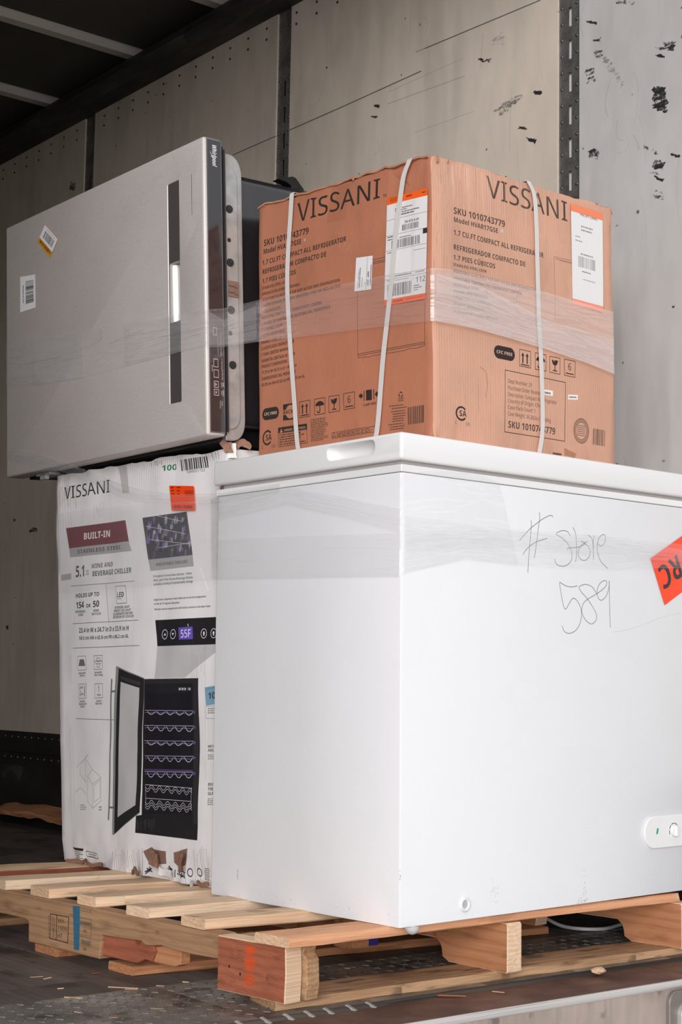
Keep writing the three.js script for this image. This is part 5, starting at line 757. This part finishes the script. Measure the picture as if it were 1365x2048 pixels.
  icons(p2, [['pill', d(461, 235), d(600, 265), d(461, 325)], ['up', d(632, 265), d(710, 282), d(632, 383)], ['umb', d(738, 289), d(815, 305), d(738, 405)], ['glass', d(838, 313), d(913, 328), d(838, 427)], ['6', d(940, 333), d(1016, 350), d(940, 447)]], blk);
  p2.poly([[537, 410], [948, 495], [948, 895], [537, 830]].map((p) => d(...p)), null, blk, 3);
  [['Dept Number: 29', 556, 496, 720, 526], ['Purchase Order Number:', 556, 541, 795, 585], ['Description: Compact All Refrigerator', 556, 586, 889, 645], ['Country of Origin: China', 556, 629, 795, 669], ['Case Pack Count: 1', 556, 673, 745, 702], ['Case Weight: 36.28Lbs / 16.46Kg', 556, 716, 849, 769]].forEach((r) => U(d, ...r, 26, '')); U(d, 'SKU 1010743779', 558, 800, 881, 850, 46);
  csa(p2, d(203, 648), d(282, 660), d(203, 752), blk); U(d, 'C', 200, 776, 214, 778, 22, ''); U(d, 'US', 273, 786, 300, 791, 22, '');
  p2.frame(d(1007, 728), d(1118, 748), d(1007, 903), (q) => { q.strokeStyle = '#5b4337'; q.lineWidth = 0.022; for (const r of [0.48, 0.44, 0.34]) { q.beginPath(); q.ellipse(0.5, 0.5, r, r, 0, 0, 7); q.stroke(); } q.lineWidth = 0.05; q.setLineDash([0.03, 0.03]); q.beginPath(); q.ellipse(0.5, 0.5, 0.39, 0.39, 0, 0, 7); q.stroke(); q.setLineDash([]); q.lineWidth = 0.02; for (let i = 0; i < 6; i++) { q.beginPath(); q.moveTo(0.24, 0.3 + i * 0.075); q.lineTo(0.76, 0.3 + i * 0.075); q.stroke(); } });
  p2.bars(d(1145, 808), d(1229, 823), d(1145, 917), 26, 37, '#4a372e');
  for (const p of [[[867, 728], [995, 756]], [[875, 742], [995, 770]], [[905, 755], [995, 776]], [[867, 728], [870, 1149]], [[1212, 825], [1215, 1090]]]) p2.line(p.map((q) => c(...q)), '#6b4c3c', 1.8);
  p2.poly([[800, 542], [862, 552], [862, 587], [797, 578]].map((p) => d(...p)), '#efece8'); p2.blur(d(806, 550), d(858, 558), d(806, 580), 1, 41, 'rgba(80,74,70,0.8)', 1); p2.poly([[968, 578], [1033, 580], [1033, 613], [968, 611]].map((p) => d(...p)), '#efece8'); p2.blur(d(974, 585), d(1028, 587), d(974, 606), 1, 42, 'rgba(80,74,70,0.8)', 1);
  for (let i = 0; i < 42; i++) { const x = 200 + 820 * hash(i, 1, 46); p2.line([d(x, 380 + 300 * hash(i, 2, 46)), d(x + 4, 520 + 330 * hash(i, 3, 46))], `rgba(${hash(i, 5, 46) > 0.5 ? '150,104,80' : '238,206,184'},${0.1 + 0.22 * hash(i, 4, 46)})`, 2.2); }
  p2.curve([d(370, 390), d(410, 430), d(418, 520), d(408, 590)], 'rgba(140,90,66,0.7)', 3); p2.poly([[945, 940], [1030, 980], [1020, 1010], [945, 990]].map((p) => d(...p)), 'rgba(150,100,74,0.6)'); p2.blur(d(865, 965), d(935, 975), d(865, 990), 1, 47, blk, 0.9);
  for (let i = 0; i < 24; i++) { const x = 20 + 130 * hash(i, 1, 48); p2.line([c(x, 60 + 700 * hash(i, 2, 48)), c(x, 120 + 760 * hash(i, 2, 48))], `rgba(${hash(i, 3, 48) > 0.5 ? '240,212,192' : '132,92,72'},0.22)`, 3); }

  for (let i = 0; i < 150; i++) { const x = 130 + 800 * Math.pow(hash(i, 1, 49), 1.6), y = 40 + x * 0.24 + 30 * hash(i, 2, 49); p2.line([c(x, y), c(x + 2, y + 60 + 260 * hash(i, 3, 49))], `rgba(${hash(i, 5, 49) > 0.35 ? '243,216,200' : '176,128,104'},${(0.08 + 0.24 * hash(i, 4, 49)).toFixed(2)})`, 2 + 3 * hash(i, 6, 49)); }
  const flute = bumpNoise(1024, 256, (u, v) => 0.5 + 0.1 * Math.sin(u * 6.283 * 78) * (0.5 + 0.7 * fbm(u * 5, v * 4, 740, 3)) + 0.5 * (fbm(u * 6, v * 6, 745, 4) - 0.5));
  const mk = (t, k = 0.0003) => std({ map: tex(t), bumpMap: flute, bumpScale: k, roughness: 0.7 }), plain = mk(kraftBase(760)[0]);
  const def = (p, f, u, v) => {
    const q = ocShape(p), y = p.y / OH, x = p.x, s = -p.z / OD;
    q.x += -0.004 * Math.sin(Math.PI * y) * Math.sin(Math.PI * Math.min(1, s)) * (x < 0.02 ? 1 : 0) + (fbm(s * 5 + 3, y * 5 + x * 3, 770, 3) - 0.5) * 0.004;
    q.z += 0.004 * Math.sin(Math.PI * y) * Math.sin(Math.PI * x / OW) * (s < 0.02 ? 1 : 0) + (fbm(x * 9 + 7, y * 5, 775, 3) - 0.5) * 0.004;
    const cr = sm(0.86, 1, y); q.y += cr * ((fbm(x * 26 + s * 22, 3.3, 780, 3) - 0.5) * 0.012 - 0.004 * sm(0.25, 0.45, s) * sm(0.7, 0.5, s));
    if (x < 0.1 && s < 0.2) { q.x += cr * 0.006 * fbm(s * 40, y * 30, 785, 2); q.z -= cr * 0.006 * fbm(x * 60, y * 30, 786, 2); }
    const cb = sm(0.1, 0.0, y) * sm(0.12, 0.0, x) * sm(0.15, 0, s); q.x += cb * 0.008 * vn(s * 60, y * 60, 3); q.z -= cb * 0.008 * vn(x * 60, y * 50, 4);
    return q;
  };
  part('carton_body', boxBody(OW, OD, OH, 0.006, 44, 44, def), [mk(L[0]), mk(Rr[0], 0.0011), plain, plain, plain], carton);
  // ragged top flaps
  const flapGeo = (x0, x1, z0, z1, seed) => { const N = 40, top = [], pos = [], idx = []; for (let i = 0; i <= N; i++) for (let j = 0; j <= 4; j++) { const u = i / N, v = j / 4, x = lerp(x0, x1, v), z = lerp(z0, z1, u), q = ocShape(V(x, OH, z)); const e = j === 0 ? (fbm(u * 30, seed, 790, 3) - 0.5) * 0.005 : 0; pos.push(q.x + e - (j === 0 ? 0.0015 : 0), q.y + 0.001 + (fbm(u * 18, v * 3 + seed, 792, 3) - 0.5) * 0.009 + 0.002 * v, q.z); } const n5 = 5; for (let i = 0; i < N; i++) for (let j = 0; j < 4; j++) { const k = i * n5 + j; idx.push(k, k + n5, k + 1, k + 1, k + n5, k + n5 + 1); } const A = new THREE.BufferGeometry(); A.setAttribute('position', new THREE.Float32BufferAttribute(pos, 3)); A.setIndex(idx); const Bg = A.clone(); Bg.translate(0, -0.0035, 0); Bg.setIndex(idx.map((_, i) => idx[i - i % 3 + 2 - i % 3])); const rim = [], ri = []; const ring = []; for (let i = 0; i <= N; i++) ring.push(i * n5); for (let j = 1; j < n5; j++) ring.push(N * n5 + j); for (let i = N - 1; i >= 0; i--) ring.push(i * n5 + 4); for (let j = 3; j > 0; j--) ring.push(j); ring.forEach((k) => { rim.push(pos[k * 3], pos[k * 3 + 1], pos[k * 3 + 2], pos[k * 3], pos[k * 3 + 1] - 0.0035, pos[k * 3 + 2]); }); const M = ring.length; for (let i = 0; i < M; i++) { const k = i * 2, l = ((i + 1) % M) * 2; ri.push(k, k + 1, l, l, k + 1, l + 1); } const C = new THREE.BufferGeometry(); C.setAttribute('position', new THREE.Float32BufferAttribute(rim, 3)); C.setIndex(ri); const G = mergeGeometries([A, Bg, C].map((t) => t.toNonIndexed())); G.computeVertexNormals(); return G; };
  const fm = std({ color: 0xb57f62, roughness: 0.85, side: THREE.DoubleSide });
  part('top_flap', flapGeo(-0.001, OW * 0.5, -OD, -0.009, 3), fm, carton); part('top_flap', flapGeo(OW * 0.502, OW - 0.008, -OD, -0.009, 8), fm, carton);
  // curled paper bits at the torn corners
  for (const [x, z, s] of [[0.02, -0.004, 0.012], [0.047, -0.003, 0.008], [0.49, -0.002, 0.011], [0.534, -0.004, 0.012], [0.002, -0.47, 0.009], [0.002, -0.2, 0.01]]) { const tg = new THREE.TorusGeometry(s * 0.6, s * 0.2, 5, 9, 3.6), q = ocShape(V(x, OH, z)); tg.scale(1, 0.6, 0.8); const m = part('torn_edge', tg, fm, carton); m.position.set(q.x, q.y - 0.004, q.z); m.rotation.set(x * 9, z * 7 + 1, x * 40); }
  // labels
  const inv = carton.matrixWorld.clone().invert(), nL = V(-1, 0, 0).applyQuaternion(carton.quaternion), nR = V(0, 0, 1).applyQuaternion(carton.quaternion);
  const quadN = (A, B2, C2) => B2.clone().sub(A).cross(C2.clone().sub(A)).normalize();
  const pL = oc(0, OH, -OD), nLq = quadN(pL, oc(0, OH, 0), oc(0, 0, 0)), pR = oc(0, OH, 0), nRq = quadN(pR, oc(OW, OH, 0), oc(0, 0, 0));
  const onL = (z) => (x, y) => { const q = z(x, y); return onPlane(q[0], q[1], pL, nLq).applyMatrix4(inv); }, onR = (z) => (x, y) => { const q = z(x, y); return onPlane(q[0], q[1], pR, nRq).applyMatrix4(inv); };
  const lz = zm(765, 370, 8.19), al = onL(lz), TL = al(105, 225), TR = al(770, 55), BR = al(735, 1870), BL = al(62, 1985);
  {
    const W2 = 512, H2 = 1100, [cc, q] = canvas(W2, H2, [232, 228, 227], (u, v) => 0.97 + 0.05 * vn(u * 12, v * 2, 800)); q.fillStyle = '#f5641f'; q.fillRect(0, 0, W2, 74); q.fillRect(0, H2 - 58, W2, 58);
    const pt = (z, s, x, y, size, bold = 'bold') => { q.font = `${bold} ${size}px sans-serif`; q.fillStyle = '#2c2828'; q.fillText(s, x, y); };
    const ln = (y, x0 = 0, x1 = W2) => { q.fillStyle = '#4a4646'; q.fillRect(x0, y, x1 - x0, 3); };
    const scr = (x0, y, x1, hgt, s, col = 'rgba(50,46,46,0.8)') => { q.fillStyle = col; let x = x0, i = 0; while (x < x1) { const e = 6 + 16 * hash(i, 1, s); q.fillRect(x, y, Math.min(e, x1 - x), hgt); x += e + 4; i++; } };
    for (let i = 0; i < 3; i++) scr(40, 14 + i * 16, 150, 7, 3 + i, 'rgba(120,40,10,0.8)'); scr(250, 26, 320, 14, 8, 'rgba(90,24,4,0.9)'); scr(440, 26, 490, 12, 9, 'rgba(90,24,4,0.9)');
    scr(110, 130, 150, 10, 10); scr(200, 130, 330, 10, 11); scr(110, 150, 260, 10, 12); scr(195, 172, 410, 11, 13); scr(190, 194, 350, 15, 14); ln(232);
    pt(0, 'IN 472 4-01', 236, 300, 34); for (let i = 0; i < 30; i++) { q.fillStyle = '#2c2828'; q.fillRect(205 + i * 6.9, 312, 1 + 4 * hash(i, 1, 81), 60); } ln(392); q.fillStyle = '#3a2c2c'; q.fillRect(462, 394, 50, 52);
    scr(20, 402, 120, 12, 15); scr(20, 430, 130, 11, 16); scr(170, 430, 320, 9, 17); for (let i = 0; i < 44; i++) { q.fillStyle = '#3c3838'; q.fillRect(75 + i * 8, 450, 1 + 5 * hash(i, 2, 81), 86); } ln(548); scr(25, 566, 110, 9, 18); scr(355, 590, 500, 6, 19, 'rgba(90,84,84,0.7)');
    ln(800); ln(840); scr(130, 812, 330, 11, 20); scr(380, 812, 490, 8, 21); scr(35, 850, 90, 9, 22); scr(130, 858, 300, 7, 23, 'rgba(110,104,104,0.7)'); for (let i = 0; i < 42; i++) { q.fillStyle = '#454141'; q.fillRect(35 + i * 7.2, 892, 1 + 5 * hash(i, 3, 81), 125); } pt(0, '112', 385, 920, 74, ''); scr(365, 945, 430, 10, 24); scr(365, 968, 460, 9, 25); scr(365, 990, 420, 8, 26); scr(110, H2 - 36, 230, 16, 27, 'rgba(120,30,8,0.8)'); scr(270, H2 - 34, 480, 9, 28, 'rgba(150,60,30,0.7)');
    part('shipping_label', stickerGeo([TL, TR, BR, BL], V(-1, 0, 0), 0.004, 0.0015), std({ map: tex(cc), roughness: 0.45 }), carton).userData.label = 'white shipping label with orange ends';
  }
  {
    const sz = onL(zm(700, 500, 20.48)), [cc, q] = canvas(200, 440, [234, 232, 232], () => 1); q.save(); q.translate(0, 440); q.rotate(-Math.PI / 2); q.fillStyle = '#34302f'; q.font = 'bold 34px sans-serif'; q.fillText('STEP - 4494', 60, 168); q.font = '16px sans-serif'; q.fillText('1 LARI', 60, 128); for (let i = 0; i < 14; i++) { q.fillRect(40 + i * 17, 38, 9 + 6 * hash(i, 1, 91), 5); q.fillRect(40 + i * 19, 52, 10 + 7 * hash(i, 2, 91), 10); if (i < 8) q.fillRect(50 + i * 16, 84, 11, 6); q.fillRect(60 + i * 19, 182, 12 + 5 * hash(i, 3, 91), 9); } q.fillRect(10, 136, 420, 2.5); q.restore();
    part('address_label', stickerGeo([sz(325, 340), sz(1005, 245), sz(940, 1630), sz(252, 1715)], V(-1, 0, 0), 0.004), std({ map: tex(cc), roughness: 0.45 }), carton).userData.label = 'small white label with sideways print';
  }
  {
    const pz = onR(zm(1130, 400, 8.533)), W2 = 400, H2 = 1000, [cc, q] = canvas(W2, H2, [236, 234, 232], (u) => 0.99 - 0.035 * sm(0.6, 0.95, Math.sin(u * 6.283 * 16))); q.fillStyle = '#f58a63'; q.fillRect(0, 0, W2, 74); q.fillStyle = '#f3967a'; q.fillRect(0, H2 - 60, W2, 60);
    q.fillStyle = '#6a6260'; q.font = 'bold 34px sans-serif'; q.fillText('PALLET LABEL', 112, 92); const scr = (x0, y, x1, hgt, s) => { let x = x0, i = 0; while (x < x1) { const e = 8 + 16 * hash(i, 1, s); q.fillRect(x, y, Math.min(e, x1 - x), hgt); x += e + 6; i++; } };
    q.fillStyle = 'rgba(110,104,102,0.8)'; scr(125, 190, 275, 14, 3); scr(125, 226, 260, 14, 4); scr(50, 306, 110, 9, 5); scr(50, 346, 140, 10, 6); scr(115, 468, 270, 14, 7); for (let i = 0; i < 34; i++) q.fillRect(80 + i * 6.6, 500, 1 + 4 * hash(i, 2, 93), 108); scr(130, 640, 240, 13, 8); scr(140, 720, 300, 8, 9);
    part('pallet_label', stickerGeo([pz(80, 65), pz(620, 235), pz(635, 1925), pz(110, 1785)], V(0, 0, 1), 0.004), std({ map: tex(cc), roughness: 0.5 }), carton).userData.label = 'white pallet label with orange ends';
  }
  // white straps: along the faces, over the top and down the far side
  const strapMat = std({ map: tex(canvas(64, 64, [228, 223, 218], (u, v) => 0.95 + 0.05 * Math.sin(u * 6.283 * 16) * Math.sin(v * 6.283 * 6))[0]), roughness: 0.42 });
  const strap = (pts, over, wdir, nrm, far) => {
    pts.forEach((q) => { q.y = Math.max(q.y, 0.004); }); const C = new THREE.CatmullRomCurve3(pts), list = C.getPoints(50).reverse().map((q) => ({ p: q.clone().addScaledVector(nrm, 0.0065), w: wdir, n: nrm }));
    const topP = pts[0].clone(), y0 = topP.y + 0.004, up = V(0, 1, 0);
    list.push({ p: topP.clone().addScaledVector(nrm, 0.005).setY(y0), w: wdir, n: nrm.clone().add(up).normalize() });
    for (let i = 1; i <= 6; i++) list.push({ p: topP.clone().addScaledVector(nrm, -far * i / 6).setY(y0 + 0.002 + 0.0275 * (nrm.x < 0 ? far * i / 6 : 0) + (nrm.z > 0 ? 0.0158 * far * i / 6 : 0)), w: wdir, n: up });
    const back = nrm.clone().negate(); for (let i = 0; i <= 8; i++) list.push({ p: topP.clone().addScaledVector(nrm, -far - 0.008).setY(lerp(y0 + 0.0275 * (nrm.x < 0 ? far : 0), 0.012, i / 8)), w: wdir, n: back });
    part('strap', ribbonGeo(list, 0.0118), strapMat, carton);
  };
  const px = (f) => (x, y) => f(x, y), l0 = onL((x, y) => [x, y]), r0 = onR((x, y) => [x, y]);
  strap([l0(589, 391), l0(586, 440), l0(582, 500), l0(580, 570), l0(583, 640), l0(588, 720), l0(594, 800), l0(600, 885), l0(604, 925)].map((q) => q), 1, V(0, 0, 1), V(-1, 0, 0), OW);
  strap([l0(824, 324), l0(814, 350), l0(808, 385), l0(797, 470), l0(789, 560), l0(782, 625), l0(772, 715), l0(760, 860), l0(754, 925)], 1, V(0, 0, 1), V(-1, 0, 0), OW);
  strap([r0(1054, 368), r0(1063, 388), r0(1068, 446), r0(1070, 523), r0(1072, 600), r0(1073, 640), r0(1077, 710), r0(1080, 796), r0(1080, 865), r0(1074, 925)], 1, V(1, 0, 0), V(0, 0, 1), OD);
}

// ---------------------------------------------------------------- stretch film
const film1 = (tr, bs = 0.003) => phy({ color: 0xffffff, transmission: tr, thickness: 0, roughness: 0.16, ior: 1.5, side: THREE.DoubleSide, bumpMap: bumpNoise(1024, 384, (u, v) => { const wu = u * 4 + 0.8 * fbm(u * 5, v * 5, 930, 3), wv = v * 6 + 0.8 * fbm(u * 5, v * 5, 940, 3), rg = 1 - Math.abs(2 * fbm(wu, wv, 900, 3) - 1); return 0.4 * fbm(u * 4 + v, v * 9, 905, 3) + 0.6 * Math.pow(rg, 6); }), bumpScale: bs });
const film = film1(0.92), filmClear = film1(0.945, 0.0015), filmMilky = film1(0.8, 0.003);
function sheet(parent, cols, o = {}) {
  const ct = new THREE.CatmullRomCurve3(cols.map((c) => c[0]), false, 'catmullrom', 0), cb = new THREE.CatmullRomCurve3(cols.map((c) => c[1]), false, 'catmullrom', 0), N = (cols.length - 1) * (o.nu ?? 10), M = o.nv ?? 12, pos = [], uv = [], idx = []; let s = 0, last;
  for (let i = 0; i <= N; i++) {
    const t = ct.getPoint(i / N), b = cb.getPoint(i / N); if (last) s += t.distanceTo(last); last = t;
    const t2 = ct.getPoint(Math.min(1, (i + 1) / N)), t1 = ct.getPoint(Math.max(0, (i - 1) / N)), n = b.clone().sub(t).cross(t2.sub(t1)).normalize();
    for (let j = 0; j <= M; j++) { const v = j / M, q = t.clone().lerp(b, v).addScaledVector(n, (o.amp ?? 0.0012) * (fbm(s * 14 + v * 3, v * 9, o.seed ?? 1, 3) - 0.2)); pos.push(q.x, q.y, q.z); uv.push(s / 0.6 + (o.seed ?? 0) * 0.37, v * (o.vs ?? 1)); }
  }
  for (let i = 0; i < N; i++) for (let j = 0; j < M; j++) { const a = i * (M + 1) + j, b = a + 1, c = a + M + 1, d = c + 1; idx.push(a, b, d, a, d, c); }
  const g = new THREE.BufferGeometry(); g.setAttribute('position', new THREE.Float32BufferAttribute(pos, 3)); g.setAttribute('uv', new THREE.Float32BufferAttribute(uv, 2)); g.setIndex(idx); g.computeVertexNormals();
  return part('film_sheet', g, o.mat ?? film, parent);
}
{
  const pDoor = dw(-0.0025, 0, 0), onD = (x, y) => onPlane(x, y, pDoor, nDoor), onP = (x, y) => onPlane(x, y, dw(0, 0, 0.004), nPan);
  const A0 = oc(0, OH, -OD), nA = oc(0, OH, 0).sub(A0).cross(oc(0, 0, 0).sub(A0)).normalize(), B0 = oc(0, OH, 0), nB = oc(OW, OH, 0).sub(B0).cross(oc(0, 0, 0).sub(B0)).normalize();
  const out = (n, s) => (n.dot(s) > 0 ? n : n.negate()); out(nA, V(-1, 0, 0)); out(nB, V(0, 0, 1));
  const A1 = A0.clone().addScaledVector(nA, 0.0095), B1 = B0.clone().addScaledVector(nB, 0.0095), onA = (x, y) => onPlane(x, y, A1, nA), onB = (x, y) => onPlane(x, y, B1, nB);
  const w1 = thing('stretch_wrap', 'band of clear stretch film around the steel dishwasher and brown carton', 'plastic film');
  sheet(w1, [[onD(13, 691), onD(13, 771)], [onD(60, 680), onD(64, 770)], [onD(164, 665), onD(166, 755)], [onD(290, 639), onD(290, 722)], [onD(404, 621), onD(406, 692)], [onP(412, 619), onP(413, 695)], [onP(446, 617), onP(448, 694)], [onA(514, 601), onA(514, 684)], [onA(640, 577), onA(640, 669)], [onA(773, 550), onA(773, 652)], [onA(861, 537), onA(861, 642)]], { seed: 3, amp: 0.003, nu: 10, nv: 16 });
  sheet(w1, [[onA(861, 537), onA(861, 642)], [onB(870, 536), onB(869, 642)], [onB(905, 539), onB(917, 648)], [onB(1067, 577), onB(1026, 679)], [onB(1150, 602), onB(1152, 717)], [onB(1227, 624), onB(1229, 749)]], { seed: 7, amp: 0.004, nu: 10, nv: 16, mat: filmMilky });
  sheet(w1, [[onD(60, 679), onD(66, 770)], [onD(164, 667), onD(166, 756)]], { seed: 4, amp: 0.0006 });
  sheet(w1, [[onB(872, 545), onB(870, 642)], [onB(980, 580), onB(960, 660)], [onB(1090, 640), onB(1080, 694)], [onB(1226, 680), onB(1228, 746)]], { seed: 5, amp: 0.005, nu: 16, nv: 14, mat: filmMilky });
  sheet(w1, [[onD(250, 650), onD(250, 732)], [onD(404, 622), onD(406, 692)], [onP(413, 620), onP(413, 690)], [onP(446, 640), onP(448, 690)], [onA(512, 612), onA(513, 680)]], { seed: 6, amp: 0.003 });
  const nF = V(0, 0, 1).applyQuaternion(freezer.quaternion), nS = V(-1, 0, 0).applyQuaternion(freezer.quaternion), onF = (x, y, o = 0.004) => onPlane(x, y, fz(0, 0, o), nF), onS = (x, y, o = 0.004) => onPlane(x, y, fz(-o, 0, 0), nS);
  const nW = WC.BF.clone().sub(WC.TF).cross(WC.TD.clone().sub(WC.TF)).normalize(); if (nW.x > 0) nW.negate(); const W1 = WC.TF.clone().addScaledVector(nW, 0.014), onW = (x, y) => onPlane(x, y, W1, nW);
  const w2 = thing('stretch_wrap', 'clear stretch film pulled round the freezer sides and white carton', 'plastic film');
  sheet(w2, [[onW(112, 1027), onW(116, 1186)], [onW(190, 1018), onW(200, 1180)], [onW(264, 1011), onW(290, 1172)], [onW(422, 1000), onW(424, 1159)], [onS(440, 991), onS(436, 1158)], [onS(577, 973), onS(577, 1156)], [onS(700, 958), onS(700, 1154)], [onS(801, 946), onS(799, 1153)], [onF(810, 946), onF(808, 1146)], [onF(870, 941), onF(930, 1118)], [onF(943, 943), onF(1010, 1128)], [onF(1000, 965), onF(1037, 1131)]], { mat: filmClear, seed: 11, amp: 0.0022, nu: 10, nv: 18 });
  sheet(w2, [[onS(434, 1080, 0.0055), onS(433, 1159, 0.0055)], [onS(600, 1072, 0.0055), onS(600, 1156, 0.0055)], [onS(801, 1066, 0.0055), onS(799, 1153, 0.0055)]], { mat: filmClear, seed: 12, amp: 0.001 });
  sheet(w2, [[onS(436, 1010, 0.006), onS(436, 1040, 0.006)], [onS(577, 974, 0.006), onS(577, 1010, 0.006)], [onS(690, 995, 0.006), onS(690, 1035, 0.006)], [onS(801, 1018, 0.006), onS(801, 1066, 0.006)]], { mat: filmClear, seed: 13, amp: 0.002 });
  sheet(w2, [[onF(809, 1031, 0.006), onF(808, 1145, 0.006)], [onF(930, 1046, 0.006), onF(930, 1118, 0.006)], [onF(1037, 1058, 0.006), onF(1037, 1130, 0.006)], [onF(1150, 1066, 0.006), onF(1150, 1136, 0.006)], [onF(1230, 1070, 0.006), onF(1230, 1139, 0.006)], [onF(1365, 1089, 0.006), onF(1365, 1136, 0.006)], [onF(1420, 1096, 0.006), onF(1420, 1140, 0.006)]], { mat: filmClear, seed: 14, amp: 0.004, nu: 16, nv: 16 });
  sheet(w2, [[onF(811, 1060, 0.008), onF(811, 1100, 0.008)], [onF(1000, 1062, 0.008), onF(1000, 1092, 0.008)], [onF(1200, 1072, 0.008), onF(1200, 1110, 0.008)], [onF(1365, 1100, 0.008), onF(1365, 1124, 0.008)]], { mat: filmClear, seed: 15, amp: 0.004, nu: 16 });
  // twisted rope of film from the dishwasher corner across the carton to the freezer
  const w3 = thing('stretch_wrap', 'twisted rope of clear film slanting from dishwasher corner across white carton', 'plastic film');
  sheet(w3, [[onD(13, 893), onD(13, 920)], [onD(75, 908), onD(75, 934)], [onD(131, 926), onD(110, 940)], [onW(172, 940), onW(176, 962)], [onW(247, 970), onW(235, 992)], [onW(289, 981), onW(289, 1006)], [onW(342, 988), onW(342, 1008)], [onW(422, 988), onW(422, 1008)], [onS(440, 986), onS(440, 1006)], [onS(560, 967), onS(560, 985)]], { mat: filmClear, seed: 21, amp: 0.003, nu: 10 });
}
scene.traverse((o) => { if (o.isMesh) o.castShadow = o.receiveShadow = true; });
renderer.render(scene, camera);
